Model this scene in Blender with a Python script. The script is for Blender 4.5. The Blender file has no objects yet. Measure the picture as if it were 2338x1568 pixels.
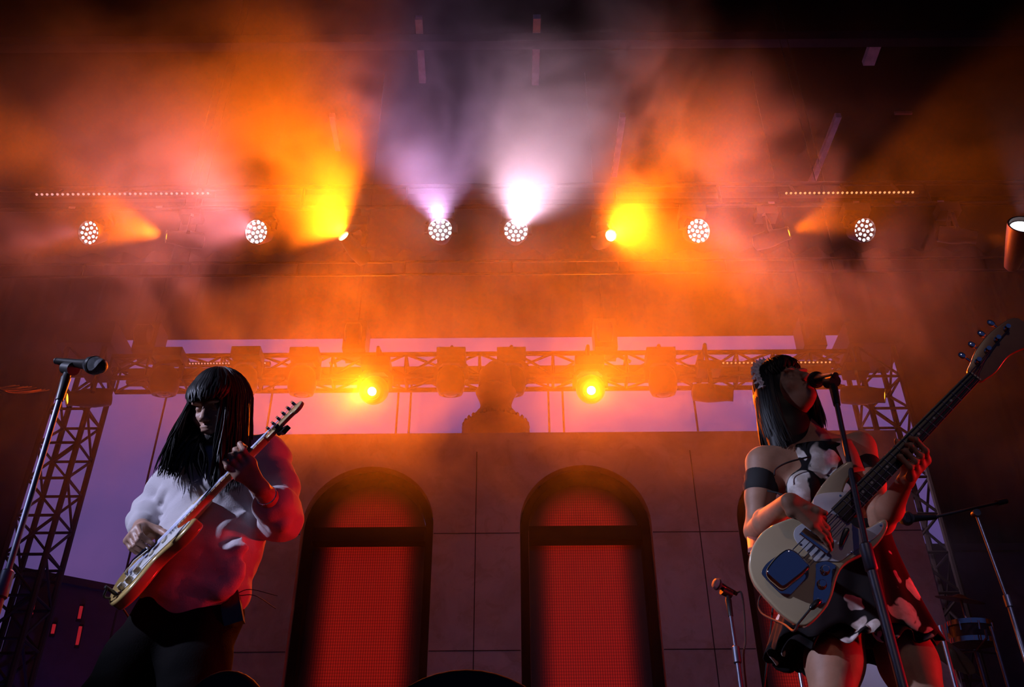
import bpy, bmesh, math, random
import numpy as np
from mathutils import Vector, Matrix, Quaternion
R = math.radians
SC = bpy.context.scene
COL = SC.collection
# ------------------------------------------------------------------ camera
ZC, PITCH, ROLL, FPX = -0.25, R(35.5), R(0.4), 2273.0
cam_d = bpy.data.cameras.new('camera'); cam = bpy.data.objects.new('camera', cam_d); COL.objects.link(cam)
cam_d.sensor_width = 36.0; cam_d.lens = 36.0 * FPX / 2338.0; cam_d.clip_start = 0.02; cam_d.clip_end = 200
cam.matrix_world = Matrix.Translation((0, 0, ZC)) @ Matrix.Rotation(math.pi / 2 + PITCH, 4, 'X') @ Matrix.Rotation(-ROLL, 4, 'Z')
SC.camera = cam
CM = cam.matrix_world.copy()
def ray(px, py):
    d = Vector(((px - 1169) / FPX, -(py - 784) / FPX, -1.0))
    return (CM.to_3x3() @ d)
def at(px, py, Y):
    d = ray(px, py); t = Y / d.y
    return Vector((0, 0, ZC)) + d * t
def px_m(p):                      # pixels per metre at a point
    return FPX / -(CM.inverted() @ Vector(p)).z
# ------------------------------------------------------------------ picture settings
SC.view_settings.view_transform = 'Standard'; SC.view_settings.look = 'None'
SC.view_settings.exposure = -0.15; SC.view_settings.gamma = 1.0; SC.view_settings.use_curve_mapping = False
cy = SC.cycles
cy.use_denoising = True
cy.max_bounces = 5; cy.diffuse_bounces = 2; cy.glossy_bounces = 3; cy.transmission_bounces = 4
cy.volume_bounces = 0; cy.transparent_max_bounces = 8
cy.volume_step_rate = 0.9; cy.volume_max_steps = 128
cy.use_adaptive_sampling = True; cy.adaptive_threshold = 0.09; cy.adaptive_min_samples = 16
cy.sample_clamp_indirect = 3.0
cy.caustics_reflective = False; cy.caustics_refractive = False
# ------------------------------------------------------------------ dusk sky outside the stage
W = bpy.data.worlds.new('dusk'); SC.world = W; W.use_nodes = True
_n, _l = W.node_tree.nodes.new, W.node_tree.links.new
_tc = _n('ShaderNodeTexCoord'); _sp = _n('ShaderNodeSeparateXYZ'); _l(_tc.outputs['Generated'], _sp.inputs[0])
_mr = _n('ShaderNodeMapRange'); _l(_sp.outputs[1], _mr.inputs[0]); _mr.inputs[1].default_value = -0.75; _mr.inputs[2].default_value = -0.2; _mr.inputs[3].default_value = 0.10; _mr.inputs[4].default_value = 0.0
W.node_tree.nodes['Background'].inputs[0].default_value = (0.10, 0.17, 0.60, 1)      # last blue light over the audience field
_l(_mr.outputs[0], W.node_tree.nodes['Background'].inputs[1])
# ------------------------------------------------------------------ stage lamps
def spot(name, loc, target, power, color, angle=40, blend=0.6, size=0.06):
    l = bpy.data.lights.new(name, 'SPOT'); l.energy = power; l.color = color
    l.spot_size = R(angle); l.spot_blend = blend; l.shadow_soft_size = size
    o = bpy.data.objects.new(name, l); COL.objects.link(o); o.location = loc
    d = Vector(target) - Vector(loc); o.rotation_euler = d.to_track_quat('-Z', 'Y').to_euler()
    return o
ORANGE = (1.0, 0.135, 0.002); WARM = (1.0, 0.42, 0.05); PINK = (1.0, 0.26, 0.34); LILAC = (0.80, 0.42, 0.85); WHITE = (1.0, 0.60, 0.80)
YL = 7.0                           # depth of the lamp row
# name, pixel, aim (vector from the lamp), power, colour, cone, blend
ROW = [   # kind, pixel in the photo, beam direction (right, up, towards the viewer), watts, colour, cone, blend
 ('wash', (200, 530), (-0.80, -0.05, 0.60), 300, PINK, 60, 0.9),
 ('wash', (585, 525), (-0.32, 0.06, 0.90), 700, PINK, 78, 0.9),
 ('wash', (1005, 520), (0.00, 0.50, 0.80), 680, LILAC, 62, 0.9),
 ('wash', (1180, 520), (0.16, 0.50, 0.80), 520, WHITE, 78, 0.9),
 ('wash', (1595, 525), (0.30, 0.12, 0.90), 380, PINK, 78, 0.9),
 ('wash', (1975, 525), (0.60, -0.20, 0.70), 50, PINK, 50, 0.9),
 ('spot', (380, 540), (-0.95, 0.28, 0.45), 1300, ORANGE, 66, 0.5),
 ('spot', (790, 540), (-0.66, 0.72, 0.85), 2000, ORANGE, 112, 0.45),
 ('spot', (1395, 540), (0.42, 0.16, 0.90), 1900, ORANGE, 86, 0.8),
 ('spot', (1800, 530), (0.94, 0.33, 0.50), 3200, ORANGE, 58, 0.5),
 ('spot', (2225, 540), (0.98, -0.15, 0.40), 380, ORANGE, 46, 0.4),
 ('flood', (2334, 512), (-0.16, 0.85, 0.45), 500, WHITE, 50, 0.6),
]
YT = 9.2
REAR = [
 ('head', (850, 897), (-0.15, 0.10, 1.0), 1500, ORANGE, 122, 0.9),
 ('head', (1345, 892), (0.05, 0.10, 1.0), 1200, ORANGE, 122, 0.9),
 ('side', (1672, 902), (0.85, -0.40, 0.3), 200, WHITE, 55, 0.5),
 ('side', (2018, 905), (0.9, -0.05, 0.4), 250, ORANGE, 70, 0.5),
 ('side', (152, 910), (-0.9, -0.2, 0.4), 200, ORANGE, 70, 0.5),
]
CU = Vector((0, -math.sin(PITCH), math.cos(PITCH))); CF = Vector((0, math.cos(PITCH), math.sin(PITCH)))
def aim_of(r, u, t): return (Vector((1, 0, 0)) * r + CU * u - CF * t).normalized()
for kind, p, aim, pw, c, an, bl in ROW:
    a = aim_of(*aim); q = at(*p, 5.2 if kind == 'flood' else YL) + a * 0.05
    spot('lamp_' + kind, q, q + a, pw, c, an, bl, 0.05)
for kind, p, aim, pw, c, an, bl in REAR:
    a = aim_of(*aim); q = at(*p, YT - (0.24 if kind == 'head' else 0.45)) + a * (0.26 if kind == 'head' else 0.05)
    spot('lamp_' + kind, q, q + a, pw, c, an, bl, 0.05)
# front key from the left of the house, red side light from the right wing, dim violet wash
spot('front_key', (-4.4, 1.1, 3.1), (-0.85, 2.9, 1.4), 1150, (0.62, 0.66, 1.0), 24, 0.5, 0.06)
spot('bass_fill', (0.6, -5.0, 4.6), (0.95, 2.9, 1.1), 150, (1.0, 0.66, 0.52), 22, 0.6, 0.06)  # warm fill light added for the bassist
spot('red_side', (4.6, 2.75, 0.75), (0.2, 2.95, 1.0), 380, (1.0, 0.01, 0.015), 60, 0.5, 0.08)
spot('red_floor', (1.6, 1.9, 0.15), (-0.72, 2.9, 1.0), 14, (1.0, 0.008, 0.012), 34, 0.6, 0.05)
spot('red_back', (3.8, 3.75, 1.0), (-0.72, 2.88, 1.15), 520, (1.0, 0.008, 0.012), 22, 0.5, 0.05)
spot('cabin_blue_fill', (-4.0, 8.6, 0.3), (-4.5, 10.2, 2.6), 70, (0.16, 0.10, 1.0), 70, 0.8, 0.05)  # added unseen lamp that tints the dark cabin blue
spot('drum_light', (3.3, 0.8, 4.5), (2.08, 5.4, 1.25), 260, (0.60, 0.56, 1.0), 12, 0.5, 0.05)
spot('violet_wash', (0.5, -4.0, 7.6), (1.7, 8.0, 1.9), 330, (0.55, 0.36, 0.75), 26, 0.9, 0.1)
# ------------------------------------------------------------------ helpers
class NT:
    def __init__(s, nt): s.nt = nt; s.N = nt.nodes.new; s.L = nt.links.new
    def val(s, sock, v):
        if v is None: return
        if isinstance(v, bpy.types.NodeSocket): s.L(v, sock)
        else: sock.default_value = v
    def math(s, op, a, b=None, c=None):
        n = s.N('ShaderNodeMath'); n.operation = op
        for i, v in enumerate((a, b, c)): s.val(n.inputs[i], v)
        return n.outputs[0]
    def ramp(s, v, a, b, lo, hi, smooth=True):
        n = s.N('ShaderNodeMapRange'); n.interpolation_type = 'SMOOTHSTEP' if smooth else 'LINEAR'
        for i, q in ((1, a), (2, b), (3, lo), (4, hi)): n.inputs[i].default_value = q
        s.L(v, n.inputs[0]); return n.outputs[0]
    def noise(s, vec, scale, detail=3.0, rough=0.5, dist=0.0):
        n = s.N('ShaderNodeTexNoise'); n.inputs['Scale'].default_value = scale; n.inputs['Detail'].default_value = detail
        n.inputs['Roughness'].default_value = rough; n.inputs['Distortion'].default_value = dist
        if vec is not None: s.L(vec, n.inputs['Vector'])
        return n.outputs[0]
    def mix(s, fac, a, b):
        n = s.N('ShaderNodeMix'); n.data_type = 'RGBA'
        s.val(n.inputs[0], fac); s.val(n.inputs[6], a if isinstance(a, bpy.types.NodeSocket) else (*a, 1)); s.val(n.inputs[7], b if isinstance(b, bpy.types.NodeSocket) else (*b, 1))
        return n.outputs[2]
MATS = {}
def mat(name, col, rough=0.5, metal=0.0, col2=None, nscale=8.0, bump=0.0, bscale=60.0, coat=0.0, sheen=0.0, sss=0.0, spec=0.5):
    if name in MATS: return MATS[name]
    m = bpy.data.materials.new(name); m.use_nodes = True; t = NT(m.node_tree); b = m.node_tree.nodes['Principled BSDF']
    b.inputs['Base Color'].default_value = (*col, 1); b.inputs['Roughness'].default_value = rough; b.inputs['Metallic'].default_value = metal
    b.inputs['Coat Weight'].default_value = coat; b.inputs['Coat Roughness'].default_value = 0.08
    b.inputs['Sheen Weight'].default_value = sheen; b.inputs['Specular IOR Level'].default_value = spec
    tc = t.N('ShaderNodeTexCoord')
    c2 = col2 or tuple(c * 0.78 for c in col)
    f = t.ramp(t.noise(tc.outputs['Object'], nscale, 4.0, 0.6), 0.35, 0.65, 0.0, 1.0)
    t.L(t.mix(f, col, c2), b.inputs['Base Color'])
    if bump:
        bn = t.N('ShaderNodeBump'); bn.inputs['Strength'].default_value = bump; bn.inputs['Distance'].default_value = 0.01
        t.L(t.noise(tc.outputs['Object'], bscale, 3.0), bn.inputs['Height']); t.L(bn.outputs[0], b.inputs['Normal'])
    MATS[name] = m; return m
def emit(name, col, strength, sample=False):
    if name in MATS: return MATS[name]
    m = bpy.data.materials.new(name); m.use_nodes = True; nt = m.node_tree; b = nt.nodes['Principled BSDF']
    b.inputs['Base Color'].default_value = (0.02, 0.02, 0.02, 1); b.inputs['Emission Color'].default_value = (*col, 1); b.inputs['Emission Strength'].default_value = strength
    if not sample: m.cycles.emission_sampling = 'NONE'
    MATS[name] = m; return m
def frame_of(d, up=Vector((0, 0, 1))):
    d = Vector(d).normalized(); up = Vector(up)
    if abs(d.dot(up)) > 0.98: up = Vector((0, 1, 0)) if abs(d.y) < 0.9 else Vector((1, 0, 0))
    x = up.cross(d).normalized(); y = d.cross(x).normalized()
    return x, y, d
class MB:
    def __init__(s): s.v = []; s.f = []
    def add(s, vs, fs):
        o = len(s.v); s.v += [Vector(q) for q in vs]; s.f += [tuple(i + o for i in f) for f in fs]; return s
    def box(s, c, size, rot=None):
        c = Vector(c); h = Vector(size) / 2; M = rot or Matrix.Identity(3)
        vs = [c + M @ Vector((h.x * a, h.y * b, h.z * d)) for a in (-1, 1) for b in (-1, 1) for d in (-1, 1)]
        return s.add(vs, [(0, 1, 3, 2), (4, 6, 7, 5), (0, 4, 5, 1), (2, 3, 7, 6), (0, 2, 6, 4), (1, 5, 7, 3)])
    def bar(s, p0, p1, w, h, up=(0, 0, 1)):
        p0, p1 = Vector(p0), Vector(p1); x, y, d = frame_of(p1 - p0, up)
        return s.box((p0 + p1) / 2, (w, h, (p1 - p0).length), Matrix((x, y, d)).transposed())
    def tube(s, pts, r, n=8, caps=True, flat=1.0, up=(0, 0, 1)):
        pts = [Vector(p) for p in pts]; m = len(pts); rs = r if isinstance(r, (list, tuple)) else [r] * m
        o = len(s.v); X = None
        for i, p in enumerate(pts):
            d = (pts[min(i + 1, m - 1)] - pts[max(i - 1, 0)])
            if d.length < 1e-9: d = Vector((0, 0, 1))
            d.normalize()
            if X is None: X, Y, _ = frame_of(d, up)
            else:
                X = (X - d * X.dot(d))
                if X.length < 1e-6: X, Y, _ = frame_of(d, up)
                X.normalize(); Y = d.cross(X)
            for k in range(n):
                a = 2 * math.pi * k / n
                s.v.append(p + X * (math.cos(a) * rs[i]) + Y * (math.sin(a) * rs[i] * flat))
        for i in range(m - 1):
            for k in range(n):
                s.f.append((o + i * n + k, o + i * n + (k + 1) % n, o + (i + 1) * n + (k + 1) % n, o + (i + 1) * n + k))
        if caps:
            s.f.append(tuple(o + k for k in reversed(range(n)))); s.f.append(tuple(o + (m - 1) * n + k for k in range(n)))
        return s
    def lathe(s, prof, org, axis, n=24, up=(0, 0, 1), closed=True):
        x, y, d = frame_of(axis, up); org = Vector(org); o = len(s.v); m = len(prof)
        for r, h in prof:
            for k in range(n):
                a = 2 * math.pi * k / n; s.v.append(org + d * h + (x * math.cos(a) + y * math.sin(a)) * max(r, 1e-4))
        for i in range(m - 1):
            for k in range(n):
                s.f.append((o + i * n + k, o + i * n + (k + 1) % n, o + (i + 1) * n + (k + 1) % n, o + (i + 1) * n + k))
        if closed:
            s.f.append(tuple(o + k for k in reversed(range(n)))); s.f.append(tuple(o + (m - 1) * n + k for k in range(n)))
        return s
    def ell(s, c, r, rot=None, n=16):
        M = rot or Matrix.Identity(3); c = Vector(c); rings = n // 2; vs = []; o = len(s.v)
        for i in range(rings + 1):
            t = math.pi * i / rings
            for k in range(n):
                a = 2 * math.pi * k / n
                q = Vector((math.sin(t) * math.cos(a) * r[0], math.sin(t) * math.sin(a) * r[1], math.cos(t) * r[2]))
                s.v.append(c + M @ q)
        for i in range(rings):
            for k in range(n):
                s.f.append((o + i * n + k, o + (i + 1) * n + k, o + (i + 1) * n + (k + 1) % n, o + i * n + (k + 1) % n))
        return s
    def prism(s, outline, org, u, v, d0, d1, rnd=0.0, steps=3):
        """outline: 2D points (counter clockwise), thickness along u x v from d0 to d1, with rounded rims"""
        u, v = Vector(u), Vector(v); w = u.cross(v); org = Vector(org); P = [Vector(p) for p in outline]; n = len(P)
        nr = []
        for i in range(n):
            t = (P[(i + 1) % n] - P[i - 1]); t.normalize(); nr.append(Vector((t.y, -t.x)))
        layers = [(0, d0), (0, d1)]
        if rnd > 0:
            layers = [(-rnd * (1 - math.sin(math.pi / 2 * k / steps)), d0 + rnd * (1 - math.cos(math.pi / 2 * k / steps))) for k in range(steps + 1)]
            layers += [(-rnd * (1 - math.cos(math.pi / 2 * k / steps)), d1 - rnd * (1 - math.sin(math.pi / 2 * k / steps))) for k in range(steps + 1)]
        o = len(s.v)
        for off, h in layers:
            for i in range(n):
                q = P[i] + nr[i] * off; s.v.append(org + u * q.x + v * q.y + w * h)
        for l in range(len(layers) - 1):
            for i in range(n):
                s.f.append((o + l * n + i, o + l * n + (i + 1) % n, o + (l + 1) * n + (i + 1) % n, o + (l + 1) * n + i))
        s.f.append(tuple(o + i for i in reversed(range(n)))); s.f.append(tuple(o + (len(layers) - 1) * n + i for i in range(n)))
        return s
    def build(s, name, m, parent=None, sharp=40.0, smooth=True):
        me = bpy.data.meshes.new(name); base = wloc(parent)
        me.from_pydata([q - base for q in s.v], [], s.f); me.update()
        return link_mesh(name, me, m, parent, sharp if smooth else None)
def wloc(o):
    p = Vector((0, 0, 0))
    while o is not None: p = p + o.location; o = o.parent
    return p
def link_mesh(name, me, m, parent=None, sharp=40.0):
    if sharp:
        me.polygons.foreach_set('use_smooth', [True] * len(me.polygons)); me.set_sharp_from_angle(angle=R(sharp))
    if m: me.materials.append(m)
    o = bpy.data.objects.new(name, me); COL.objects.link(o)
    if parent is not None: o.parent = parent
    return o
def tag(o, label, cat, group=None, kind=None):
    if label: o['label'] = label
    if cat: o['category'] = cat
    if group: o['group'] = group
    if kind: o['kind'] = kind
    return o
def thing(name, label, cat, loc, group=None):
    o = bpy.data.objects.new(name, None); o.empty_display_size = 0.1; COL.objects.link(o); o.location = loc
    return tag(o, label, cat, group)
def struct(o): o['kind'] = 'structure'; return o
def copy_part(src, parent, offset):
    c = src.copy(); COL.objects.link(c); c.parent = parent; c.location = src.location + offset; return c
def spline(pts, n=8):
    """Catmull-Rom through points"""
    P = [Vector(p) for p in pts]; out = []
    for i in range(len(P) - 1):
        p0 = P[i - 1] if i else P[0] * 2 - P[1]; p1, p2 = P[i], P[i + 1]; p3 = P[i + 2] if i + 2 < len(P) else P[-1] * 2 - P[-2]
        for k in range(n):
            t = k / n
            out.append(0.5 * ((2 * p1) + (p2 - p0) * t + (2 * p0 - 5 * p1 + 4 * p2 - p3) * t * t + (3 * p1 - p0 - 3 * p2 + p3) * t ** 3))
    out.append(P[-1]); return out
def closed_spline(pts, n=6):
    P = [Vector((*p, 0)) for p in pts]; m = len(P); out = []
    for i in range(m):
        p0, p1, p2, p3 = P[i - 1], P[i], P[(i + 1) % m], P[(i + 2) % m]
        for k in range(n):
            t = k / n
            q = 0.5 * ((2 * p1) + (p2 - p0) * t + (2 * p0 - 5 * p1 + 4 * p2 - p3) * t * t + (3 * p1 - p0 - 3 * p2 + p3) * t ** 3)
            out.append((q.x, q.y))
    return out
# ------------------------------------------------------------------ materials
BLACKM = mat('black_painted_metal', (0.025, 0.025, 0.028), 0.45, 0.3)
TRUSSM = mat('dark_truss_tube', (0.02, 0.019, 0.018), 0.55, 0.2, spec=0.3)
HOUSING = mat('black_lamp_housing', (0.03, 0.03, 0.032), 0.4, 0.0, bump=0.1)
DRAPE = mat('black_drape', (0.012, 0.011, 0.012), 0.95, 0.0)
STEEL = mat('brushed_stand_steel', (0.15, 0.155, 0.21), 0.48, 1.0)
CHROME = mat('polished_chrome', (0.8, 0.8, 0.82), 0.06, 1.0, col2=(0.78, 0.78, 0.8))
RUBBER = mat('black_rubber', (0.012, 0.012, 0.013), 0.7)
LEDW = emit('white_led', (1.0, 0.93, 1.0), 30.0)
LEDW2 = emit('white_led_dimmer', (1.0, 0.82, 0.92), 4.0)
LENSO = emit('orange_lens', (1.0, 0.33, 0.02), 5.0)
LENSY = emit('hot_yellow_lens', (1.0, 0.72, 0.25), 40.0)
DOTP = emit('pink_led_dot', (1.0, 0.45, 0.45), 0.9)
DOTO = emit('amber_led_dot', (1.0, 0.40, 0.15), 1.2)
# ------------------------------------------------------------------ the setting
YW = 8.0
def wall_material():
    m = bpy.data.materials.new('mottled_plaster'); m.use_nodes = True; t = NT(m.node_tree); b = m.node_tree.nodes['Principled BSDF']
    tc = t.N('ShaderNodeTexCoord'); o = tc.outputs['Object']
    f1 = t.ramp(t.noise(o, 1.6, 6, 0.65, 0.6), 0.40, 0.62, 0, 1); f2 = t.ramp(t.noise(o, 5.0, 5, 0.7, 1.2), 0.5, 0.66, 0, 1)
    c = t.mix(f1, (0.44, 0.36, 0.30), (0.56, 0.48, 0.43)); c = t.mix(t.math('MULTIPLY', f2, 0.45), c, (0.36, 0.27, 0.17))
    t.L(c, b.inputs['Base Color']); b.inputs['Roughness'].default_value = 0.8
    bn = t.N('ShaderNodeBump'); bn.inputs['Strength'].default_value = 0.15; t.L(t.noise(o, 14, 5), bn.inputs['Height']); t.L(bn.outputs[0], b.inputs['Normal'])
    return m
PLASTER = wall_material()
def led_red():
    m = bpy.data.materials.new('red_led_screen'); m.use_nodes = True; t = NT(m.node_tree); b = m.node_tree.nodes['Principled BSDF']
    tc = t.N('ShaderNodeTexCoord'); s = t.N('ShaderNodeSeparateXYZ'); t.L(tc.outputs['Object'], s.inputs[0])
    ax = t.math('ABSOLUTE', s.outputs[0])
    fx = t.ramp(ax, 0.27, 0.50, 1.0, 0.015)
    # the picture on the screen: a soft red light with a rounded top
    r = t.math('SQRT', t.math('ADD', t.math('POWER', s.outputs[0], 2.0), t.math('POWER', t.math('MAXIMUM', t.math('SUBTRACT', s.outputs[2], 3.52), 0.0), 2.0)))
    fr = t.ramp(r, 0.22, 0.52, 1.0, 0.0)
    gx = t.math('ADD', 0.72, t.math('MULTIPLY', t.math('SINE', t.math('MULTIPLY', s.outputs[0], 2 * math.pi / 0.020)), 0.28))
    gz = t.math('ADD', 0.80, t.math('MULTIPLY', t.math('SINE', t.math('MULTIPLY', s.outputs[2], 2 * math.pi / 0.026)), 0.2))
    e = t.math('MULTIPLY', t.math('MULTIPLY', fx, fr), t.math('MULTIPLY', gx, gz))
    b.inputs['Base Color'].default_value = (0.01, 0.01, 0.01, 1); b.inputs['Roughness'].default_value = 0.6
    b.inputs['Emission Color'].default_value = (1.0, 0.022, 0.012, 1); t.L(t.math('MULTIPLY', e, 0.33), b.inputs['Emission Strength'])
    m.cycles.emission_sampling = 'NONE'
    return m
REDLED = led_red()
def backdrop_mat():
    m = bpy.data.materials.new('evening_sky_screen'); m.use_nodes = True; t = NT(m.node_tree); b = m.node_tree.nodes['Principled BSDF']
    tc = t.N('ShaderNodeTexCoord'); s = t.N('ShaderNodeSeparateXYZ'); t.L(tc.outputs['Object'], s.inputs[0])
    cl = t.ramp(t.noise(tc.outputs['Object'], 0.35, 4, 0.5), 0.35, 0.7, 0.0, 1.0)
    hz = t.ramp(s.outputs[2], 2.8, 7.0, 0.0, 1.0, False)
    c = t.mix(hz, (0.045, 0.035, 0.13), (0.13, 0.08, 0.28)); c = t.mix(t.math('MULTIPLY', cl, 0.55), c, (0.22, 0.09, 0.30))
    b.inputs['Base Color'].default_value = (0.01, 0.01, 0.01, 1); b.inputs['Roughness'].default_value = 0.7
    t.L(c, b.inputs['Emission Color']); b.inputs['Emission Strength'].default_value = 1.0
    m.cycles.emission_sampling = 'NONE'
    return m
SKYSCR = backdrop_mat()
def curve_prism(name, outer, holes, y0, y1, m, parent=None):
    """filled outline in the x-z plane with holes, solid between y0 and y1"""
    cu = bpy.data.curves.new(name, 'CURVE'); cu.dimensions = '2D'; cu.fill_mode = 'BOTH'; cu.extrude = (y1 - y0) / 2
    for ring in [outer] + holes:
        sp = cu.splines.new('POLY'); sp.points.add(len(ring) - 1); sp.use_cyclic_u = True
        for p, q in zip(sp.points, ring): p.co = (q[0], q[1], 0, 1)
    tmp = bpy.data.objects.new(name, cu); COL.objects.link(tmp)
    dg = bpy.context.evaluated_depsgraph_get(); me = bpy.data.meshes.new_from_object(tmp.evaluated_get(dg)); bpy.data.objects.remove(tmp)
    base = wloc(parent)
    for v in me.vertices:
        x, z, d = v.co; v.co = Vector((x, (y0 + y1) / 2 - d, z)) - base
    me.name = name; me.materials.clear()
    return link_mesh(name, me, m, parent, 30)
STAGEM = mat('black_stage_deck', (0.02, 0.02, 0.021), 0.5, bump=0.2)
struct(MB().box((0, 7.2, -0.08), (26, 12.4, 0.16)).build('floor', STAGEM, smooth=False))
struct(MB().box((0, 3.0, -1.55), (30, 24, 0.1)).build('ground', mat('asphalt_pit', (0.03, 0.03, 0.032), 0.9, bump=0.3), smooth=False))
struct(MB().box((0, 1.1, -0.78), (26, 0.08, 1.36)).build('trim_1', DRAPE, smooth=False))
struct(MB().box((0, 8.4, 11.35), (22, 12, 0.3)).build('ceiling', mat('black_roof_skin', (0.006, 0.006, 0.006), 0.98, spec=0.05), smooth=False))
def drape(name, p0, p1, z1, amp=0.12, wl=0.55):
    p0, p1 = Vector(p0), Vector(p1); L = (p1 - p0).length; d = (p1 - p0) / L; nrm = Vector((-d.y, d.x, 0)); n = int(L / wl * 8); vs = []; fs = []
    for i in range(n + 1):
        s_ = L * i / n; q = p0 + d * s_ + nrm * (amp * math.sin(2 * math.pi * s_ / wl) * (0.7 + 0.3 * math.sin(s_ * 1.7)))
        vs += [q, q + Vector((0, 0, z1 - p0.z))]
    fs = [(2 * i, 2 * i + 2, 2 * i + 3, 2 * i + 1) for i in range(n)]
    o = MB().add(vs, fs).build(name, DRAPE); md = o.modifiers.new('cloth', 'SOLIDIFY'); md.thickness = 0.01
    return struct(o)
drape('wall_rear', (-10.5, 13.3, 0), (10.5, 13.3, 0), 11.2)
drape('wall_left', (-10.3, 2.2, 0), (-10.3, 13.2, 0), 11.2)
drape('wall_right', (10.3, 13.2, 0), (10.3, 2.2, 0), 11.2)
# plaster set wall with three arched openings
def arch(cx, hw, spring, z0, n=24):
    return [(cx - hw, z0), (cx + hw, z0)] + [(cx + hw * math.cos(math.pi * i / n), spring + hw * math.sin(math.pi * i / n)) for i in range(n + 1)]
WZ = at(1100, 988, YW).z
DOORX = [at(840, 1190, YW).x, at(1337, 1190, YW).x, at(1834, 1190, YW).x]
HW, SPR = 0.575, at(1100, 1196, YW).z
WL, WR = at(560, 990, YW).x, at(2046, 990, YW).x
wall = struct(curve_prism('wall_back', [(WL, 0), (WR, 0), (WR, WZ), (WL, WZ)], [arch(c, HW, SPR, 0.02) for c in DOORX], YW, YW + 0.22, PLASTER))
seam = mat('dark_seam', (0.03, 0.025, 0.02), 0.9)
def groove(x0, z0, x1, z1, w=0.008):
    return MB().bar((x0, YW - 0.0015, z0), (x1, YW - 0.0015, z1), w, 0.004, (0, 1, 0)).build('panel_seam', seam, wall, smooth=False)
xs1, xs2 = at(1086, 1200, YW).x, at(1590, 1150, YW).x
for xs in (xs1, xs2): groove(xs, 0.05, xs, WZ - 0.2)
for zz in (at(1100, 1217, YW).z, at(1100, 1485, YW).z):
    for a, b in ((DOORX[0] + HW, DOORX[1] - HW), (DOORX[1] + HW, DOORX[2] - HW), (DOORX[2] + HW, WR), (WL, DOORX[0] - HW)): groove(a + 0.005, zz, b - 0.005, zz, 0.006)
FRAMEM = mat('black_door_frame', (0.005, 0.0045, 0.0045), 0.8, spec=0.1)
for i, c in enumerate(DOORX):
    d = struct(curve_prism('door_%d' % (i + 1), arch(c, HW - 0.004, SPR, 0.03), [arch(c, HW - 0.075, SPR, 0.06)], YW + 0.10, YW + 0.30, FRAMEM))
    zt0, zt1 = at(c, 1239, YW + .1).z, at(c, 1207, YW + .1).z
    MB().box((c, YW + 0.2, (zt0 + zt1) / 2), (2 * HW - 0.16, 0.16, zt1 - zt0)).build('transom', FRAMEM, d, smooth=False)
    scr = curve_prism('screen', [(x, z) for x, z in arch(0, HW - 0.08, SPR, 0.06)], [], YW + 0.24, YW + 0.28, REDLED); scr.location.x = c; scr.parent = d
# rear picture screen
YB = 11.0
bl, br, bt = at(160, 771, YB).x, at(2035, 767, YB).x, at(1100, 770, YB).z
bd = thing('backdrop_screen', 'wide lavender evening sky screen behind the truss and plaster wall', 'screen', (0, YB, 0))
MB().box(((bl + br) / 2, YB + 0.05, (bt + 2.9) / 2), (br - bl, 0.08, bt - 2.9 + 5.8 - 2.9)).build('display_panel', SKYSCR, bd, smooth=False) if False else MB().box(((bl + br) / 2, YB + 0.05, (bt + 1.0) / 2), (br - bl, 0.08, bt - 1.0)).build('display_panel', SKYSCR, bd, smooth=False)
MB().box(((bl + br) / 2, YB + 0.14, (bt + 1.0) / 2), (br - bl - 0.1, 0.1, bt - 1.1)).build('rear_casing', BLACKM, bd, smooth=False)
for k in range(5): MB().box((bl + (br - bl) * (k + 0.5) / 5, YB + 0.1, 0.5), (0.12, 0.12, 1.0)).build('support_leg', BLACKM, bd, smooth=False)
# ------------------------------------------------------------------ trusses
def truss(name, label, p0, p1, sx, sy, n, r=0.024, rl=0.012, group=None):
    """four chords laced on every side; sx / sy are the two section vectors"""
    p0, p1, sx, sy = Vector(p0), Vector(p1), Vector(sx), Vector(sy)
    t = thing(name, label, 'truss', p0, group)
    cs = [Vector((0, 0, 0)), sx, sx + sy, sy]
    for c in cs: MB().tube([p0 + c, p1 + c], r, 8).build('chord', TRUSSM, t)
    for k in range(4):
        m = MB(); a, b = cs[k], cs[(k + 1) % 4]
        for i in range(n):
            q0, q1 = p0.lerp(p1, i / n), p0.lerp(p1, (i + 1) / n)
            m.tube([q0 + (a if i % 2 else b), q1 + (b if i % 2 else a)], rl, 6); m.tube([q0 + a, q0 + b], rl, 6)
        m.build('lacing', TRUSSM, t)
    return t
S = 0.29
zr = at(1100, 889, YT + S).z
xl, xr = at(205, 800, YT + 0.1).x + 0.33, at(1990, 800, YT + 0.1).x - 0.33
truss('lighting_truss', 'black box truss carrying the row of moving heads before the sky screen', (xl, YT, zr), (xr, YT, zr), (0, S, 0), (0, 0, S), 20, 0.028, 0.015)
# equipment trough along the truss
MB().box(((xl + xr) / 2, YT + 0.2, zr + 0.135), (xr - xl - 0.3, 0.08, 0.19)).build('cable_trough', BLACKM, bpy.data.objects['lighting_truss'], smooth=False)
PIPEM = mat('dull_black_pipe', (0.018, 0.016, 0.016), 0.5, 0.2)
def pipes(name, label, Y, z, gap, r):
    t = thing(name, label, 'lamp bar', (0, Y, z))
    for dz in (0, gap): MB().tube([(-9.6, Y, z + dz), (9.6, Y, z + dz)], r, 10).build('pipe', PIPEM, t)
    for k in range(-9, 10): MB().tube([(k * 1.02, Y, z), (k * 1.02, Y, z + gap)], r * 0.7, 6).build('coupler', BLACKM, t)
    for k in (-9.3, -3.1, 3.1, 9.3): MB().tube([(k, Y, z + gap), (k, Y, 11.2)], 0.004, 6).build('hanging_wire', BLACKM, t)
    return t
zu = at(1100, 625, YL + 0.3).z
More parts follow.
